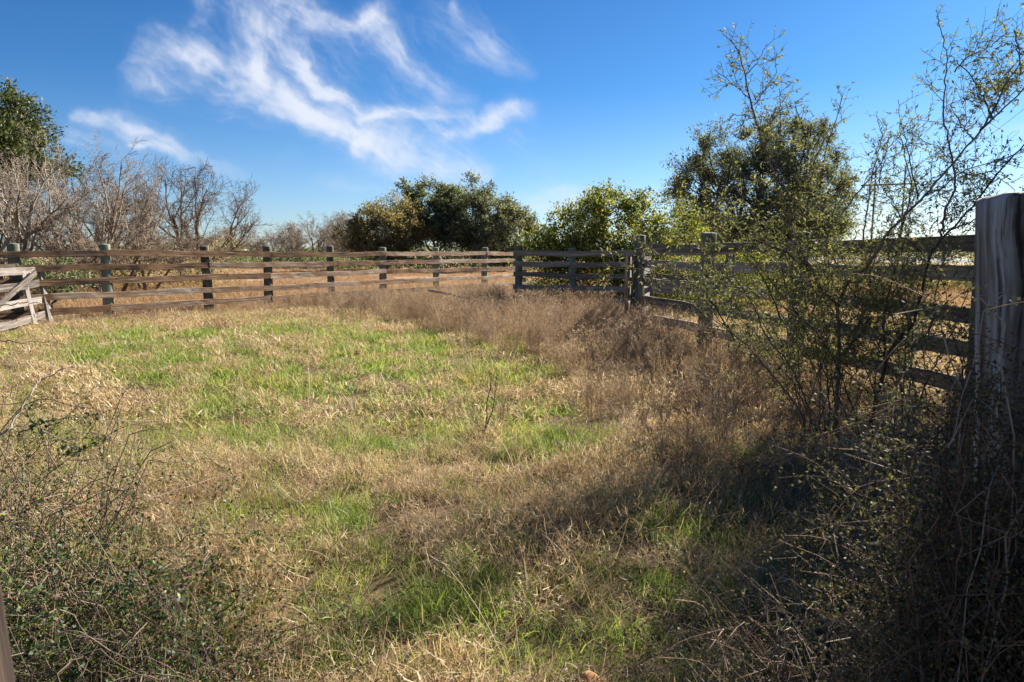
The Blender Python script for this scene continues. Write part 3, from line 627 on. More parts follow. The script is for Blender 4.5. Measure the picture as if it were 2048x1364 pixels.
leafy_tree('evergreen_tree', 9.6, 9.8, 2.0, (0, 0, 5.2), (1.95, 1.95, 2.8), 150, .42, 230, .08, M_OAK2, M_BARKD, 91, 'small unseen evergreen tree added just beyond the right edge to shade the corner', group=BG, tr=.07, bias=.9, shell=.25)  # tree out of view, added as a shadow caster for the lower right corner
# T2/T3 bare brush at left
BB = 'bare trees behind the far fence'
specs = [(20, 27, 300, 101, M_BARKG, 'pale bare tree under the evergreen, leftmost of the brush', 1.3), (185, 30, 305, 103, M_BARKG, 'tallest pale bare tree with a forked white top', 1.1), (250, 32, 350, 104, M_BARKG, 'bare grey tree leaning right beside the tallest one', .95),
         (378, 36, 352, 105, M_BARKB, 'bare fan shaped mesquite standing alone with a dark forked stem', 1.35), (290, 29, 445, 106, M_BARKB, 'low brown brush left of the lone mesquite', 1.6), (220, 27, 430, 107, M_BARKB, 'low brown brush behind the second post from the left', 1.8),
         (400, 40, 455, 106, M_BARKB, 'low thorny brush right of the lone mesquite', 1.9), (-60, 28, 340, 103, M_BARKG, 'grey bare tree cut by the left edge', 1.4), (150, 35, 350, 101, M_BARKB, 'brown bare tree behind the tallest pale one', 1.4)]
for k, (px_, y, top, sd, mm, lb, spd) in enumerate(specs):
    bare_tree(at_px(px_, y), y, hz(top, y) * (1.18 if top < 360 else 1.05), sd, lb, mm, BB, 1.0, spd * .72, .0045, rz=k * 1.7)
specs = [(470, 88, 448), (515, 95, 452), (560, 92, 446), (600, 80, 440), (640, 82, 424), (665, 84, 430), (705, 75, 418), (735, 78, 430), (690, 95, 450), (430, 85, 470)]
words = ['first bare tree right of the lone mesquite on the skyline', 'low bare tree on the skyline above the third fence bay', 'hazy bare tree on the skyline left of the thin trunks', 'bare tree with open twigs above the fourth fence bay',
         'rounded bare tree, tallest of the distant bare row', 'slim bare tree right of the tallest distant bare one', 'bare tree touching the olive tree on its left', 'bare tree mostly hidden by the olive tree', 'faraway low bare tree behind the row', 'faraway bare tree behind the lone mesquite']
for k, (px_, y, top) in enumerate(specs):
    bare_tree(at_px(px_, y), y, hz(top, y), 105 + k % 3, words[k], M_BARKB if k % 3 else M_BARKG, BB, 1.2, 1.0, .006, rz=k * 2.1)
# treeline (a mass nobody could count)
def hedge(name, xa, xb, ya, yb, hmin, hmax, n, lsize, mat, seed, label, depth=3.0):
    rg = np.random.default_rng(seed); g_ = Geo(); f = rg.random(n)
    w_ = xb - xa
    hh = hmin + (hmax - hmin) * (0.5 + .5 * fbm(f * w_ * 1.0, f * 0, 6.0 / max(4, abs(hmax) * 3), seed)) * (.7 + .3 * np.sin(f * 40 + seed))
    z = hh * rg.random(n) ** .75
    pos = np.stack([xa + f * w_ + rg.normal(size=n) * .3, ya + (yb - ya) * f + rg.normal(size=n) * depth * .4, z + .05], 1)
    leaves(g_, pos, rg.normal(size=(n, 3)) + np.array([0, 0, .8]), lsize * (.5 + rg.random(n)), lsize * .45, rg)
    return tag(link(name, g_.mesh(name), mat), label, kind='stuff')
hedge('treeline', -90, 160, 150, 165, 2.0, 5.0, 26000, .75, M_OAK2, 61, 'far low line of woods along the horizon', 8)
hedge('undergrowth', -30, -13.2, 25, 32, .6, 2.6, 17000, .11, M_OLIVE, 62, 'olive undergrowth below the bare trees at the left', 3)
hedge('undergrowth', at_px(420, 70), at_px(1060, 62), 74, 62, .8, 2.0, 16000, .22, M_OAK, 63, 'dark low brush under the distant tree clump', 4)
hedge('undergrowth', 5.5, 30, 24, 34, .5, 1.75, 26000, .13, M_OLIVE, 64, 'olive brush behind the right fence', 3)
hedge('undergrowth', 0.7, 6.8, 21.2, 18.2, 1.0, 2.2, 26000, .075, M_VINE, 65, 'green and yellow tangle low behind the short shaded fence', 1.0)
# dark evergreen clump behind gate
leafy_tree('evergreen_shrub', at_px(100, 17.6), 17.8, .4, (0, 0, .95), (1.0, .6, .55), 26, .3, 160, .07, M_OAK, M_BARKD, 71, 'small dark green shrub pushing through the rails beside the gate', cat='shrub', tr=.04, bias=.8)
for k, (px_, y, lb) in enumerate(((585, 84, 'dark round shrub far behind the third fence bay'), (610, 88, 'second dark shrub far behind the third fence bay'), (455, 80, 'low dark shrub on the skyline behind the second fence bay'))):
    leafy_tree('evergreen_shrub', at_px(px_, y), y, .5, (0, 0, .9), (2.2, 1.5, 1.0), 22, .6, 90, .2, M_OAK, M_BARKD, 80 + k, lb, cat='shrub', tr=.06, bias=.8)

# ------------------------------------------------------------------ utility H-frame and wires
FY = 140.0
hx0, hx1 = at_px(1741, FY), at_px(1799, FY)
he = empty('power_pole', ((hx0 + hx1) / 2, FY, 0), label='distant wooden power line frame with two poles and a cross arm', cat='power pole')
topz = hz(338, FY)
for hx in (hx0, hx1):
    g_ = Geo(); tube(g_, [(hx - he.location[0], 0, -.3), (hx - he.location[0], 0, topz)], [.2, .15], 8); link('pole', g_.mesh('pole', True), M_BARKD, he)
g_ = Geo(); c0 = at_px(1712, FY); c1 = at_px(1826, FY); zc = hz(373, FY)
tube(g_, [(c0 - he.location[0], -.3, zc - .2), (c1 - he.location[0], -.3, zc + .2)], [.16, .16], 6); link('cross_arm', g_.mesh('cross_arm', True), M_BARKD, he)
wm, t = new_mat('aluminium wire'); principled(t, (0.12, 0.12, 0.13), 0.5)
for k, (pa, pb, yb, lb) in enumerate((((1741, 338), (2048, 12), 38, 'uppermost thin wire crossing the top right sky'), ((1712, 374), (2048, 82), 42, 'thicker second power wire crossing the top right sky'),
                                   ((1769, 373), (2048, 160), 50, 'faint third power wire from the frame to the right edge'), ((1826, 370), (2048, 218), 60, 'lowest power wire from the frame to the right edge'))):
    a_, b_ = P(*pa, FY), P(*pb, yb); q = np.linspace(0, 1.5, 40)[:, None]; L = a_ + (b_ - a_) * q
    L[:, 2] -= (4 * .6 * q[:, 0] * (1 - q[:, 0]))
    g_ = Geo(); tube(g_, L, .022 if k else .014, 4); o = link('power_wire', g_.mesh('power_wire'), wm); tag(o, lb, 'wire', 'power line wires')

# ------------------------------------------------------------------ feathery shrub, right foreground
rg = np.random.default_rng(42)
ST = [  # pixel track of each stem, distances at both ends, base radius
 ([(1668, 862), (1676, 780), (1678, 712), (1674, 616), (1647, 583), (1621, 536), (1599, 499), (1577, 455), (1562, 400), (1537, 315), (1521, 276), (1501, 199), (1488, 144), (1479, 108), (1459, 76)], 5.6, 5.3, .017),
 ([(1674, 616), (1698, 565), (1738, 528), (1771, 473), (1804, 437), (1850, 391), (1907, 325), (1977, 246), (2048, 176), (2110, 110)], 5.55, 4.9, .015),
 ([(1680, 712), (1709, 679), (1720, 638), (1742, 598), (1740, 558), (1727, 481), (1738, 400), (1746, 340), (1758, 300), (1765, 270)], 5.6, 6.0, .013),
 ([(1650, 855), (1647, 822), (1639, 767), (1606, 682), (1595, 635), (1566, 558), (1537, 484), (1500, 420), (1470, 370)], 5.6, 6.2, .011),
 ([(1655, 858), (1658, 810), (1650, 712), (1642, 640), (1655, 560), (1660, 480), (1672, 400), (1690, 330)], 5.7, 6.4, .009),
 ([(1742, 860), (1748, 818), (1771, 730), (1793, 682), (1823, 653), (1841, 598), (1852, 539), (1867, 499), (1900, 462), (1955, 400), (2000, 340), (2048, 290), (2100, 240)], 5.3, 4.6, .016),
 ([(1869, 500), (1882, 471), (1891, 423), (1908, 380), (1907, 334), (1898, 286), (1887, 229), (1890, 160), (1894, 110), (1882, 60), (1872, 31)], 5.1, 5.0, .010),
 ([(1986, 237), (1970, 200), (1951, 167), (1925, 135), (1907, 114)], 5.0, 4.9, .007),
 ([(1907, 145), (1940, 110), (1969, 101), (2000, 75), (2017, 57)], 5.0, 4.9, .005),
 ([(1960, 262), (1990, 215), (2015, 165), (2040, 120), (2026, 57)], 4.9, 4.8, .007), ([(2030, 60), (2036, 110), (2045, 150)], 4.8, 4.8, .005),
 ([(1947, 281), (1930, 258), (1916, 237), (1895, 215)], 5.0, 5.1, .006),
 ([(1771, 730), (1768, 680), (1768, 635), (1785, 560), (1800, 470), (1822, 380), (1810, 310), (1801, 264), (1797, 198)], 5.35, 5.9, .010),
 ([(1836, 400), (1826, 350), (1815, 300), (1806, 250)], 5.3, 5.4, .007),
 ([(1622, 640), (1640, 560), (1655, 480), (1640, 380), (1655, 290), (1675, 230), (1683, 194)], 5.8, 6.0, .008),
 ([(1832, 800), (1826, 770), (1824, 712), (1852, 686), (1867, 620), (1874, 576), (1890, 520), (1930, 470), (1990, 430)], 5.4, 5.3, .010),
 ([(1838, 805), (1870, 730), (1885, 700), (1900, 675), (1930, 600), (1960, 540), (2010, 470)], 5.2, 4.8, .007),
 ([(1610, 850), (1599, 822), (1562, 770), (1533, 737), (1500, 697), (1470, 670), (1432, 633), (1388, 587), (1340, 560)], 5.5, 5.0, .010),
 ([(1620, 830), (1606, 785), (1573, 722), (1537, 679), (1500, 600), (1460, 545), (1400, 500), (1330, 470)], 5.6, 5.3, .010),
 ([(1562, 640), (1530, 560), (1480, 500), (1430, 450), (1395, 400)], 5.6, 5.6, .008),
 ([(1470, 680), (1420, 600), (1370, 560), (1300, 545), (1229, 523)], 5.2, 5.1, .006),
 ([(1537, 484), (1500, 470), (1450, 440), (1410, 410)], 6.0, 5.9, .006),
 ([(1621, 536), (1560, 500), (1510, 480), (1460, 465), (1400, 440)], 5.5, 5.2, .006),
 ([(1577, 455), (1600, 380), (1625, 330), (1650, 280), (1660, 245)], 5.4, 5.5, .006),
 ([(1545, 350), (1560, 290), (1560, 230), (1558, 175)], 5.4, 5.4, .005), ([(1600, 330), (1612, 280), (1592, 220), (1596, 200)], 5.6, 5.6, .005),
 ([(1510, 210), (1530, 180), (1555, 145)], 5.35, 5.3, .004), ([(1500, 200), (1470, 170), (1430, 140)], 5.35, 5.4, .004), ([(1492, 150), (1510, 130), (1525, 103)], 5.3, 5.3, .004), ([(1508, 235), (1490, 232), (1463, 228)], 5.4, 5.4, .004),
 ([(1683, 430), (1720, 380), (1760, 330), (1780, 290), (1830, 250)], 5.5, 5.6, .006),
 ([(1850, 391), (1880, 380), (1930, 340), (2000, 320), (2060, 300)], 5.2, 4.9, .006),
 ([(1900, 462), (1950, 440), (2010, 400), (2070, 380)], 5.0, 4.7, .006),
 ([(1823, 653), (1800, 600), (1790, 540), (1775, 500), (1790, 430), (1830, 380)], 5.3, 5.6, .008),
 ([(1595, 635), (1560, 610), (1510, 590), (1450, 575), (1390, 580)], 5.8, 5.6, .006),
 ([(1907, 334), (1940, 350), (1980, 345), (2030, 380)], 5.1, 4.8, .005), ([(1804, 437), (1780, 400), (1760, 360), (1770, 320)], 5.4, 5.5, .005),
]
for k in range(26):
    bx = 1600 + 260 * rg.random(); tx = bx + rg.normal() * 190 - 60; ty = 330 + 300 * rg.random(); y0_ = 5.3 + .7 * rg.random()
    mx_ = bx + (tx - bx) * .35 + rg.normal() * 15
    ST.append(([(bx, 850), (mx_, 850 - (850 - ty) * .45), (bx + (tx - bx) * .7 + rg.normal() * 14, 850 - (850 - ty) * .75), (tx, ty)], y0_, y0_ + rg.normal() * .4, .0065))
stems_g = Geo(); leaf_g = Geo(); twig_g = Geo()
def leafy_twig(p, d, L, r, lvl, rg):
    n = 5; pts = [p]; dd = d
    for k in range(n):
        dd = norm(dd + rg.normal(size=3) * .16 + np.array([0, 0, .04])); p = p + dd * L / n; pts.append(p)
    pts = np.array(pts); tube(twig_g, pts, np.linspace(r, r * .4, n + 1), 3, rg.random())
    nl = int(L / (.029 if lvl else .045)); f = rg.random(nl) * n; k = np.minimum(f.astype(int), n - 1)
    pos = pts[k] + (pts[k + 1] - pts[k]) * (f - k)[:, None]
    td = norm(pts[k + 1] - pts[k]) * .6 + rg.normal(size=(nl, 3)) * .55 + np.array([.15, 0, -.35])
    leaves(leaf_g, pos, td, .016 + .030 * rg.random(nl), .007 + .008 * rg.random(nl), rg)
    if lvl < 1:
        for k in range(int(2 + L * 13)):
            q = rg.integers(1, n); ax = norm(np.cross(dd, rg.normal(size=3))); a_ = R(35 + 30 * rg.random())
            leafy_twig(pts[q], norm(dd * math.cos(a_) + ax * math.sin(a_)), L * (.3 + .4 * rg.random()), r * .7, lvl + 1, rg)
for pl, ya, yb, r_ in ST:
    q = len(pl); pts = [P(a_, b_, ya + (yb - ya) * k / (q - 1)) for k, (a_, b_) in enumerate(pl)]
    if pl[0][1] > 790: pts = [np.array([pts[0][0] * 1.0, pts[0][1], -.03])] + pts if pts[0][2] > .1 else pts
    c_ = catmull(pts, 5); c_ = c_ + rg.normal(size=c_.shape) * .004
    rad = np.linspace(r_, max(r_ * .22, .0022), len(c_)); tube(stems_g, c_, rad, 7, rg.random())
    seg = np.linalg.norm(np.diff(c_, axis=0), axis=1); cum = np.concatenate([[0], np.cumsum(seg)]); tot = cum[-1]
    s0 = .9 if pl[0][1] > 790 else .05
    s = s0 * rg.random()
    s = max(s, .45 if pl[0][1] > 790 else .03)
    while s < tot:
        k = min(np.searchsorted(cum, s), len(c_) - 1); dd = norm(c_[min(k + 1, len(c_) - 1)] - c_[k - 1]); ax = norm(np.cross(dd, rg.normal(size=3))); a_ = R(40 + 35 * rg.random())
        f = s / tot; L = (.12 + .30 * rg.random()) * (1.15 - .6 * f)
        leafy_twig(c_[k], norm(dd * math.cos(a_) + ax * math.sin(a_) + np.array([0, 0, .15])), L, .0026, 0, rg)
        s += (.018 + .040 * rg.random()) * (1 + .9 * s / tot)
sb = P(1680, 840, 5.5)
e = empty('feathery_shrub', (sb[0], sb[1], 0), label='tall sprawling thin leaved shrub with dark forked stems before the right fence', cat='shrub')
for nm, g_, mm in (('stems', stems_g, M_STEM), ('twigs', twig_g, M_BARKB), ('leaves', leaf_g, M_HUI)):
    o = link(nm, g_.mesh(nm, nm == 'stems'), mm, e); o.location = (-sb[0], -sb[1], 0)

# ------------------------------------------------------------------ brambles
def bramble(name, x, y, rx, ry, h, nc, seed, label, mat, lsize=.02, dens=60, cane_r=.0028, group=None, dead=0.3, lift=1.0, reach=None):
    rg = np.random.default_rng(seed); gs, gl, gd_ = Geo(), Geo(), Geo()
    for k in range(nc):
        a_ = rg.random() * 6.28; b0 = np.array([math.cos(a_) * rx * rg.random() ** .5, math.sin(a_) * ry * rg.random() ** .5, 0.0])
        az = rg.random() * 6.28; L = (.5 + rg.random()) * (reach or max(rx, h)) * .9; hh = h * (.35 + .75 * rg.random()) * max(.25, 1 - (b0[0] / rx) ** 2 * .5 - (b0[1] / ry) ** 2 * .5)
        e1 = b0 + np.array([math.cos(az) * L * .4, math.sin(az) * L * .4, hh * lift]); e2_ = b0 + np.array([math.cos(az + .4) * L * .95, math.sin(az + .4) * L * .95, hh * (.3 + .7 * rg.random())])
        q = catmull([b0, e1, e2_], 8); q[:, 2] = np.maximum(q[:, 2], .01); q += rg.normal(size=q.shape) * .012
        isd = rg.random() < dead
        tube(gd_ if isd else gs, q, np.linspace(cane_r * (1.3 if isd else 1), cane_r * .45, len(q)), 4, rg.random())
        if isd:
            for _ in range(4):
                j = rg.integers(3, len(q)); tube(gd_, np.array([q[j], q[j] + norm(rg.normal(size=3)) * .12, q[j] + rg.normal(size=3) * .08 + np.array([0, 0, .08])]), [.0016, .0012, .0008], 3, rg.random())
            continue
        for _ in range(5):
            j = rg.integers(4, len(q)); L2 = .1 + .25 * rg.random(); d = norm(rg.normal(size=3) + np.array([0, 0, .3])); s_ = catmull([q[j], q[j] + d * L2 * .5 + rg.normal(size=3) * .02, q[j] + d * L2 + np.array([0, 0, -.04])], 3)
            tube(gs, s_, [cane_r * .5] * (len(s_) - 1) + [cane_r * .25], 3, rg.random())
            nl = int(dens * L2 * 1.6); f = rg.integers(len(s_), size=nl); leaves(gl, s_[f] + rg.normal(size=(nl, 3)) * .014, rg.normal(size=(nl, 3)) + d * .6, lsize * (.6 + .8 * rg.random(nl)), lsize * .55 * (.7 + .6 * rg.random(nl)), rg)
        nl = int(dens * .8); f = rg.integers(3, len(q), size=nl); leaves(gl, q[f] + rg.normal(size=(nl, 3)) * .016, rg.normal(size=(nl, 3)), lsize * (.6 + .8 * rg.random(nl)), lsize * .55, rg)
    e = empty(name, (x, y, 0), label=label, cat='bramble', group=group)
    link('canes', gs.mesh('canes'), M_CANE, e); link('leaves', gl.mesh('leaves'), mat, e)
    if gd_.V: link('dead_canes', gd_.mesh('dead_canes'), M_BARKB if mat is M_BRAM else M_BARKG, e)
    return e
bramble('bramble_bush', -2.45, 3.0, .8, .7, .95, 110, 201, 'thorny bramble bush at the left edge with bare twigs on top', M_BRAM, .018, 30, dead=.5)
bramble('bramble_bush', -1.75, 2.35, .6, .5, .50, 120, 202, 'dense leafy bramble filling the lower left corner', M_BRAM, .021, 44, dead=.35)
bramble('bramble_bush', -1.15, 2.15, .55, .35, .22, 80, 203, 'low bramble trailing right from the lower left corner', M_BRAM, .015, 38, dead=.4)
bramble('bramble_bush', 2.15, 2.85, .7, .5, .85, 170, 204, 'dark leafy bramble behind the foot of the big near post', M_BRAM2, .013, 36, dead=.45)
bramble('bramble_bush', 1.55, 2.35, .5, .45, .40, 100, 205, 'low shaded bramble left of the big near post', M_BRAM2, .012, 40, dead=.45)
bramble('bramble_bush', 2.3, 4.0, .8, .5, .50, 110, 206, 'dark bramble in front of the feathery shrub at the right', M_BRAM2, .013, 40, dead=.45)
bramble('bramble_bush', 1.17, 1.52, .22, .12, 1.5, 260, 207, 'black shaded bramble in the lower right corner covering the post foot', M_BRAM2, .0115, 95, .0020, dead=.2, reach=.30)
bramble('bramble_bush', .98, 1.72, .35, .3, .66, 130, 208, 'shaded bramble and dead canes left of the lower right corner', M_BRAM2, .011, 45, .0020, dead=.5)
# single thorny twigs reaching in at the left
def twig_thing(name, tracks, label, mat, cat='twig', leafm=None, nl=0, seed=1):
    rg = np.random.default_rng(seed); g_ = Geo(); gl = Geo()
    for pl, y, r_ in tracks:
        q = catmull([P(a_, b_, y + .04 * k) for k, (a_, b_) in enumerate(pl)], 6); q += rg.normal(size=q.shape) * .003; tube(g_, q, np.linspace(r_, r_ * .4, len(q)), 5, rg.random())
        for k in range(len(q)):
            if rg.random() < .5: tube(g_, np.array([q[k], q[k] + norm(rg.normal(size=3)) * .018]), [.0012, .0003], 3)
        if nl: f = rg.integers(len(q), size=nl); leaves(gl, q[f] + rg.normal(size=(nl, 3)) * .01, rg.normal(size=(nl, 3)) + np.array([0, 0, .5]), .022, .012, rg)
    e = empty(name, (float(P(*tracks[0][0][0], tracks[0][1])[0]), tracks[0][1], 0), label=label, cat=cat)
    for nm, gg, mm in (('stem', g_, mat), ('leaves', gl, leafm)):
        if gg.V: o = link(nm, gg.mesh(nm), mm, e); o.location = (-e.location[0], -e.location[1], 0)
twig_thing('thorny_twig', [([(-60, 690), (0, 682), (45, 687), (60, 683), (100, 682)], 2.8, .003), ([(34, 683), (37, 660)], 2.8, .0012)], 'dark thorny twig poking in level from the left edge', M_STEM, seed=3)
twig_thing('thorny_twig', [([(-60, 625), (0, 611), (40, 606), (60, 605), (95, 608), (122, 613)], 2.6, .0025)], 'thin thorny twig crossing in front of the leaning gate', M_STEM, seed=4)
twig_thing('dead_twig', [([(-40, 900), (14, 860), (30, 838), (52, 800), (68, 778), (78, 762), (105, 748), (138, 732), (145, 736)], 2.7, .0050), ([(79, 762), (80, 742)], 2.78, .0022), ([(70, 770), (52, 756)], 2.75, .0015)], 'pale bare forked twig rising from the left bramble', M_BARKG, seed=5)
twig_thing('thorny_twig', [([(30, 870), (80, 848), (125, 838), (170, 834), (198, 826)], 2.6, .003), ([(50, 818), (70, 850), (100, 868), (125, 880), (160, 895)], 2.6, .003), ([(125, 910), (165, 900), (200, 875)], 2.55, .0026)], 'leafy dark bramble shoot reaching right over the straw', M_STEM, 'twig', M_BRAM, 40, seed=6)
# sapling in the middle of the grass
sy = G(968, 885)[1]
twig_thing('bare_sapling', [([(966, 892), (970, 862), (974, 835), (975, 800), (982, 770), (978, 745)], sy, .008), ([(968, 862), (948, 842), (932, 824)], sy, .005), ([(970, 858), (985, 820), (992, 770), (994, 740)], sy, .0055), ([(962, 890), (935, 880), (912, 862)], sy, .0025)],
           'bare little sapling with a few curled dead leaves in mid pasture', M_STEM, 'sapling', M_BARKD, 9, seed=7)

# rocks
def rock(loc, s, mat, label, seed):
    import bmesh
    bm = bmesh.new(); bmesh.ops.create_icosphere(bm, subdivisions=3, radius=1)
    rg = np.random.default_rng(seed); ph = rg.random(6) * 6
    for v_ in bm.verts:
        c_ = v_.co; k = 1 + .14 * math.sin(3 * c_.x + ph[0]) + .12 * math.sin(4 * c_.y + ph[1]) + .1 * math.sin(5 * c_.z + ph[2]) + .04 * math.sin(13 * c_.x + 9 * c_.y + ph[3])
        v_.co = (c_.x * k * s[0], c_.y * k * s[1], c_.z * k * s[2])
    me = bpy.data.meshes.new('stone'); bm.to_mesh(me); bm.free(); me.polygons.foreach_set('use_smooth', np.ones(len(me.polygons), dtype=bool))
    return tag(link('stone', me, mat, None, loc), label, 'stone')
for col, loc, s, lb, sd in (((0.50, 0.25, 0.10), G(1185, 1392), (.055, .05, .05), 'orange stone at the bottom edge of the photo', 1), ((0.45, 0.38, 0.33), G(1126, 912), (.10, .08, .07), 'pale cracked stone half hidden in the straw', 2)):
    m, t = new_mat('stone ' + lb.split()[0]); tcx = t.nodes.new('ShaderNodeTexCoord'); nz = noise(t, tcx.outputs['Object'], 22, 5)
    principled(t, ramp(t, [(0.35, tuple(c_ * .6 for c_ in col)), (0.65, col)], nz), .85, nz, .5, .01); rock((loc[0], loc[1], .035), s, m, lb, sd)

# ------------------------------------------------------------------ grass
def blades(g_, rg, n, Rr, h, w, lean, curl, nseg=3, wpow=.6, base_z=0.0, flat=0.0):
    rr = Rr * np.sqrt(rg.random(n)) ** 1.2; aa = rg.random(n) * 6.283
    b = np.stack([rr * np.cos(aa), rr * np.sin(aa), base_z * rg.random(n) - .01], 1)
    az = rg.random(n) * 6.283; dh = np.stack([np.cos(az), np.sin(az), 0 * az], 1)
    th = R(1) * (lean[0] + (lean[1] - lean[0]) * rg.random(n)); cu = R(1) * (curl[0] + (curl[1] - curl[0]) * rg.random(n))
    L = h[0] + (h[1] - h[0]) * rg.random(n) ** 1.3; W = w * (.6 + .8 * rg.random(n)); faz = rg.random(n) * 6.283
    side = np.stack([np.cos(faz), np.sin(faz), .3 * rg.normal(size=n)], 1)
    spine = [b]; p = b; daz = rg.normal(size=n) * .5
    for k in range(nseg):
        a_ = th + cu * (k + .5) / nseg; azk = az + daz * k / nseg
        d = np.stack([np.cos(azk) * np.sin(a_), np.sin(azk) * np.sin(a_), np.cos(a_)], 1); p = p + d * (L / nseg)[:, None]; p[:, 2] = np.maximum(p[:, 2], .004); spine.append(p)
    V = []
    for k, s_ in enumerate(spine):
        ww = W * max(.12, (1 - k / nseg)) ** wpow * .5; V += [s_ - side * ww[:, None], s_ + side * ww[:, None]]
    V = np.stack(V, 1).reshape(-1, 3); m_ = 2 * (nseg + 1); i = np.arange(n)[:, None] * m_
    F = np.concatenate([np.stack([i[:, 0] + 2 * k, i[:, 0] + 2 * k + 1, i[:, 0] + 2 * k + 3, i[:, 0] + 2 * k + 2], 1) for k in range(nseg)])
    g_.add(V, F, np.repeat(rg.random(n), m_))
SRC = {}
def source(name, meshes, mat):
    c_ = bpy.data.collections.new(name)
    for k, me in enumerate(meshes):
        me.materials.append(mat); o = bpy.data.objects.new('%s_%02d' % (name, k), me); c_.objects.link(o)
    SRC[name] = c_; return c_
def mk(fn, n, seed, name): 
    out = []
    for k in range(n):
        rg = np.random.default_rng(seed + k); g_ = Geo(); fn(g_, rg); out.append(g_.mesh(name))
    return out
source('green_near', mk(lambda g, r: (blades(g, r, 95, .17, (.06, .18), .0044, (0, 55), (0, 90)), blades(g, r, 40, .17, (.04, .12), .0044, (10, 80), (0, 90))), 6, 300, 'green grass'), M_GREEN)
source('green_far', mk(lambda g, r: blades(g, r, 90, .22, (.05, .16), .010, (5, 60), (0, 80), 2), 4, 310, 'green grass'), M_GREEN)
source('straw_near', mk(lambda g, r: (blades(g, r, 85, .17, (.08, .22), .0036, (20, 90), (-40, 130), 5, base_z=.05), blades(g, r, 110, .16, (.02, .07), .0042, (10, 95), (-60, 90), 2, base_z=.14)), 8, 320, 'straw'), M_STRAW)
source('straw_far', mk(lambda g, r: (blades(g, r, 70, .22, (.08, .22), .0080, (15, 85), (0, 110), 3, base_z=.04), blades(g, r, 70, .2, (.03, .08), .010, (20, 95), (-60, 90), 2, base_z=.14)), 5, 330, 'straw'), M_STRAW)
def weed(g, r):
    for s in range(r.integers(3, 6)):
        H = .32 + .33 * r.random(); a_ = r.random() * 6.28; b0 = np.array([math.cos(a_) * .06, math.sin(a_) * .06, 0]); d = norm(np.array([math.cos(a_) * .3 * r.random(), math.sin(a_) * .3 * r.random(), 1]))
        q = np.array([b0 + d * H * f + r.normal(size=3) * .008 * (f > 0) for f in np.linspace(0, 1, 5)]); tube(g, q, np.linspace(.0026, .0010, 5), 3, r.random())
        for k in range(13):
            f = .18 + .8 * r.random(); p = b0 + d * H * f; dd = norm(d + norm(r.normal(size=3)) * .75); L = .06 + .16 * r.random()
            e_ = p + dd * L + np.array([0, 0, .02]); tube(g, np.array([p, (p + e_) / 2 + r.normal(size=3) * .006, e_]), [.0013, .0010, .0007], 3, r.random())
            for _ in range(4):
                f2 = .3 + .7 * r.random(); p2 = p + dd * L * f2; d2 = norm(dd + norm(r.normal(size=3)) * .8); e2_ = p2 + d2 * (.03 + .06 * r.random()); tube(g, np.array([p2, e2_]), [.0009, .0006], 3, r.random())
                leaves(g, np.array([e2_, (p2 + e2_) / 2]), r.normal(size=(2, 3)), .011, .006, r)
source('weed', mk(weed, 6, 340, 'weeds'), M_WEED)
def weed_far(g, r):
    blades(g, r, 60, .15, (.2, .68), .0050, (0, 36), (0, 45), 3, wpow=.7)
    n = 150; pos = np.stack([r.normal(size=n) * .11, r.normal(size=n) * .11, .15 + .5 * r.random(n)], 1); leaves(g, pos, r.normal(size=(n, 3)) + np.array([0, 0, .5]), .045, .007, r)
source('weed_far', mk(weed_far, 5, 350, 'weeds'), M_WEED)
source('stalk', mk(lambda g, r: blades(g, r, 7, .08, (.35, .75), .0030, (15, 65), (0, 55), 7, wpow=.3), 6, 360, 'stalks'), M_STRAW)
source('field', mk(lambda g, r: blades(g, r, 120, .6, (.10, .28), .014, (0, 60), (0, 60), 2), 4, 370, 'field grass'), M_FIELD)
def litter(g, r):
    n = 120; pos = np.stack([r.normal(size=n) * .13, r.normal(size=n) * .13, .02 + .10 * r.random(n)], 1); leaves(g, pos, r.normal(size=(n, 3)), .016, .010, r)
source('leafy', mk(litter, 4, 380, 'ground leaves'), M_BRAM)

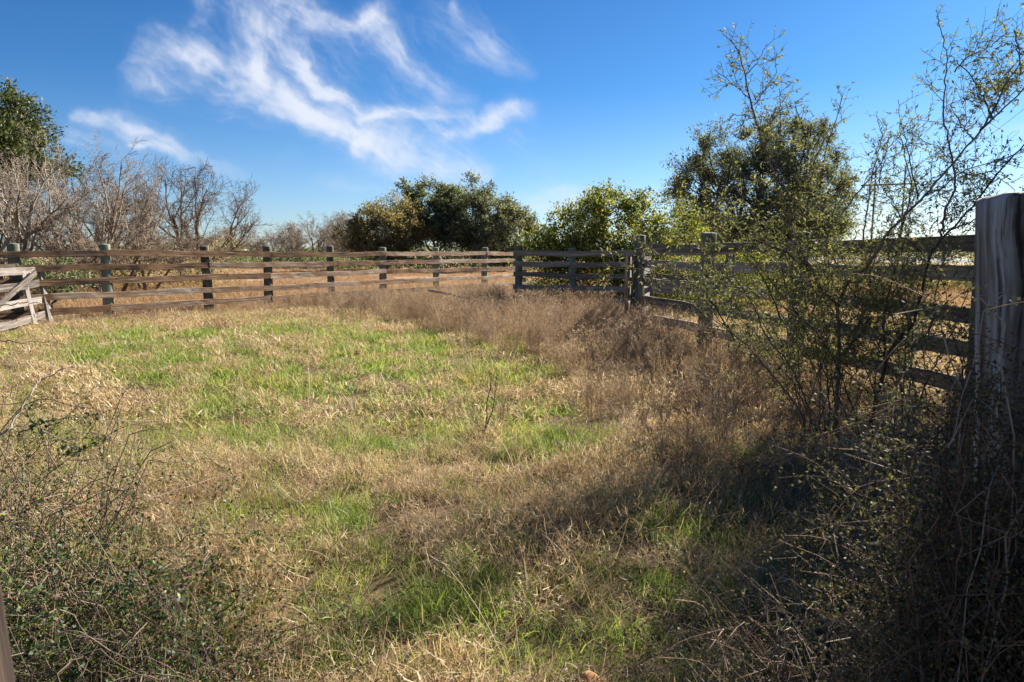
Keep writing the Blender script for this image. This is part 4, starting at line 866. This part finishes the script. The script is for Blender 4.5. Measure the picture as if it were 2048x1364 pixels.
def scatter(name, src, x, y, scl, seed, label, zoff=0.0, tilt=.12):
    rg = np.random.default_rng(seed); n = len(x); z = gh(x, y) + zoff
    me = bpy.data.meshes.new(name); me.vertices.add(n); me.vertices.foreach_set('co', np.stack([x, y, z], 1).astype(np.float32).ravel())
    rot = np.stack([rg.normal(size=n) * tilt, rg.normal(size=n) * tilt, rg.random(n) * 6.283], 1)
    a1_ = me.attributes.new('rot', 'FLOAT_VECTOR', 'POINT'); a1_.data.foreach_set('vector', rot.astype(np.float32).ravel())
    a2_ = me.attributes.new('scl', 'FLOAT', 'POINT'); a2_.data.foreach_set('value', np.asarray(scl, dtype=np.float32) * np.ones(n, dtype=np.float32))
    a3_ = me.attributes.new('pick', 'INT', 'POINT'); a3_.data.foreach_set('value', rg.integers(0, 1000, n).astype(np.int32))
    o = bpy.data.objects.new(name, me); COL.objects.link(o); tag(o, label, kind='stuff')
    g = bpy.data.node_groups.new(name, 'GeometryNodeTree')
    g.interface.new_socket('Geometry', in_out='INPUT', socket_type='NodeSocketGeometry'); g.interface.new_socket('Geometry', in_out='OUTPUT', socket_type='NodeSocketGeometry')
    N = g.nodes; gi = N.new('NodeGroupInput'); go = N.new('NodeGroupOutput'); ip = N.new('GeometryNodeInstanceOnPoints'); ci = N.new('GeometryNodeCollectionInfo')
    ci.inputs['Collection'].default_value = SRC[src]; ci.inputs['Separate Children'].default_value = True; ci.inputs['Reset Children'].default_value = True
    def na(nm, ty):
        q = N.new('GeometryNodeInputNamedAttribute'); q.data_type = ty; q.inputs['Name'].default_value = nm; return q.outputs['Attribute']
    ip.inputs['Pick Instance'].default_value = True
    L = g.links; L.new(gi.outputs[0], ip.inputs['Points']); L.new(ci.outputs[0], ip.inputs['Instance'])
    L.new(na('pick', 'INT'), ip.inputs['Instance Index']); L.new(na('scl', 'FLOAT'), ip.inputs['Scale'])
    er = N.new('FunctionNodeEulerToRotation'); L.new(na('rot', 'FLOAT_VECTOR'), er.inputs[0]); L.new(er.outputs[0], ip.inputs['Rotation'])
    L.new(ip.outputs[0], go.inputs[0])
    md_ = o.modifiers.new('scatter', 'NODES'); md_.node_group = g
    return o

rg = np.random.default_rng(7)
def field_points(dens_fn, ymin, ymax, rg, maxd):
    """random points inside the view wedge (plus margin)"""
    n = int(maxd * (ymax - ymin) * (ymax * 2 * .86 + 2.5)); y = ymin + (ymax - ymin) * rg.random(n); hw = y * .86 + 1.2; x = (rg.random(n) * 2 - 1) * (ymax * .86 + 1.2)
    ok = np.abs(x) < hw; x, y = x[ok], y[ok]; k = rg.random(len(x)) < dens_fn(x, y) / maxd; return x[k], y[k]
GR = [(330, 715, 95, 26, .9), (640, 652, 85, 14, .8), (470, 790, 190, 60, .95), (700, 760, 200, 62, 1.0), (850, 700, 110, 36, .85), (1030, 735, 85, 36, 1.0), (1010, 860, 130, 40, .7), (730, 860, 110, 50, .6), (510, 1020, 70, 45, 1.2), (560, 880, 110, 42, .6),
      (450, 672, 250, 20, .45), (1480, 930, 60, 40, .5), (130, 685, 110, 20, .45), (700, 990, 60, 40, .5), (1250, 1340, 110, 45, .7), (830, 1310, 220, 60, .45), (640, 1160, 140, 60, .45), (1260, 1150, 90, 90, .45), (1330, 1000, 100, 60, .3), (300, 860, 60, 30, .4), (420, 1250, 200, 80, .35), (1000, 1230, 150, 60, .4), (900, 1310, 300, 70, .15), (620, 1080, 200, 60, .1), (1120, 880, 90, 40, .3), (200, 700, 80, 15, .3)]
def greenness(x, y):
    px_, py_ = proj(x, y, 0.05); g = 0.21 + 0 * px_
    for a_, b_, ra, rb, s in GR: g = g + s * np.exp(-((px_ - a_) / ra) ** 2 - ((py_ - b_) / rb) ** 2)
    g = g * 1.8 * (1 + .5 * fbm(x, y, 2.2, 12)) - .06 + .26 * fbm(x, y, 4.2, 9) + .18 * fbm(x, y, 11, 10)
    return np.clip(g, 0.02, .92)
WP = np.array([(-6.3, 18.9), (-3.6, 16.6), (-1.9, 14.2), (-.4, 11.2), (0.35, 9.2), (0.75, 7.2), (0.75, 5.8), (0.75, 4.6), (1.15, 3.6), (1.9, 3.0), (4.2, 3.0), (2.75, 13), (1.9, 19.5), (-.6, 27), (-5.2, 21.8)])
def poly_in(x, y, Pg):
    c_ = np.zeros(len(x), bool); n = len(Pg)
    for i_ in range(n):
        (x1, y1), (x2, y2) = Pg[i_], Pg[(i_ + 1) % n]
        cr = ((y1 > y) != (y2 > y)) & (x < (x2 - x1) * (y - y1) / (y2 - y1 + 1e-12) + x1); c_ ^= cr
    return c_
def weedness(x, y):
    jx = x + .35 * fbm(x, y, 1.6, 20); jy = y + .5 * fbm(x, y, 1.3, 21); return poly_in(jx, jy, WP).astype(float)
def fence_side(x, y):                                   # inside the corral?
    q = (x + 9.6) * (27.4 - 16.15) - (y - 16.15) * (-1.15 + 9.6)
    return q > 0
inside = lambda x, y: fence_side(x, y).astype(float)
# near straw and green (2 - 6.5 m)
for nm, y0_, y1_, dg, ds, sg, ss, sc_ in (('near', 1.6, 6.0, 44, 62, 'green_near', 'straw_near', 1.0), ('mid', 6.0, 20.5, 22, 26, 'green_far', 'straw_far', 1.05)):
    x, y = field_points(lambda x, y: dg * greenness(x, y) * inside(x, y) * (1 - .55 * weedness(x, y)), y0_, y1_, rg, dg)
    scatter('green_grass', sg, x, y, sc_ * (.60 + .6 * rg.random(len(x))) * np.clip(1 + .45 * fbm(x, y, 1.7, 61), .6, 1.6), 1, 'fresh green grass growing through the straw' + (' nearby' if nm == 'near' else ' toward the fence'))
    x, y = field_points(lambda x, y: ds * np.clip(1.12 - .95 * greenness(x, y), .12, 1) * (inside(x, y) * .9 + .1), y0_, y1_, rg, ds)
    scatter('straw_grass', ss, x, y, sc_ * (.60 + .6 * rg.random(len(x))) * np.clip(1 + .5 * fbm(x, y, 2.3, 62), .55, 1.7), 2, 'matted dry straw coloured grass' + (' nearby' if nm == 'near' else ' toward the fence'))
x, y = field_points(lambda x, y: 14 * weedness(x, y) * np.clip(.75 + .6 * fbm(x, y, 2.4, 41), .1, 1), 2.9, 20, rg, 14); scatter('dry_weeds', 'weed', x, y, .45 + .75 * rg.random(len(x)) ** 1.4, 3, 'brown twiggy dead weeds standing before the right fence')
x, y = field_points(lambda x, y: 8 * weedness(x, y) * np.clip(.7 + .7 * fbm(x, y, 1.8, 42), .05, 1), 8.5, 27, rg, 8); scatter('dry_weeds', 'weed_far', x, y, .62 + .6 * rg.random(len(x)) ** 1.3, 4, 'tall brown dead weeds in front of the fence corner')
# strip of tall straw along the far fence and gate
t_ = rg.random(900) * 15 - 3; off = rg.normal(size=900) * .5 + .45; x = -9.6 + .6 * t_ + .8 * off; y = 16.15 + .8 * t_ - .6 * off
scatter('tall_straw', 'weed_far', x, y, (.28 + .3 * rg.random(900)) * (.7 + .3 * (t_ > 3)), 5, 'tall pale straw along the foot of the long fence')
x, y = field_points(lambda x, y: 2.2 + 12 * (x > .35) * (y < 5), 1.6, 8, rg, 15); scatter('straw_stalks', 'stalk', x, y, .5 + .6 * rg.random(len(x)), 6, 'long loose straw stalks leaning over the grass')
x, y = field_points(lambda x, y: 2.2 * np.clip(fbm(x, y, 1.1, 71) * 1.6, 0, 1) * inside(x, y), 1.8, 9, rg, 2.2); scatter('dry_weeds', 'weed', x, y, .35 + .35 * rg.random(len(x)), 11, 'scattered low brown weeds standing in the grass')
x, y = field_points(lambda x, y: 5 * np.clip(fbm(x, y, 1.7, 72) * 1.5, 0, 1) * inside(x, y), 1.8, 8, rg, 5); scatter('ground_leaves', 'leafy', x, y, .5 + .5 * rg.random(len(x)), 12, 'small broad green leaves low in the pasture grass')
# ground leaves in the brambles
def leafd(x, y):
    px_, py_ = proj(x, y, 0.0); return 40 * np.clip(np.exp(-((px_ - 50) / 330) ** 2 - ((py_ - 1330) / 260) ** 2) + np.exp(-((px_ - 2000) / 420) ** 2 - ((py_ - 1250) / 330) ** 2) + .04, 0, 1)
x, y = field_points(leafd, 1.7, 5.5, rg, 40); scatter('ground_leaves', 'leafy', x, y, .7 + .6 * rg.random(len(x)), 7, 'small green ground leaves under the brambles')
# field beyond
n = 9000; y = 17 + 70 * rg.random(n) ** 1.8; x = (rg.random(n) * 2 - 1) * (y * .9 + 3); ok = ~fence_side(x, y) | (x > 6); x, y = x[ok], y[ok]
scatter('field_grass', 'field', x, y, .6 + .6 * rg.random(len(x)), 8, 'short brown field grass beyond the fence')
n = 2500; y = 5 + 14 * rg.random(n); x = 2.6 + (13 - y) * .235 + .4 + rg.random(n) ** 1.4 * 9; scatter('field_grass', 'straw_far', x, y, .7 + .7 * rg.random(n), 9, 'dry straw growing behind the right fence')
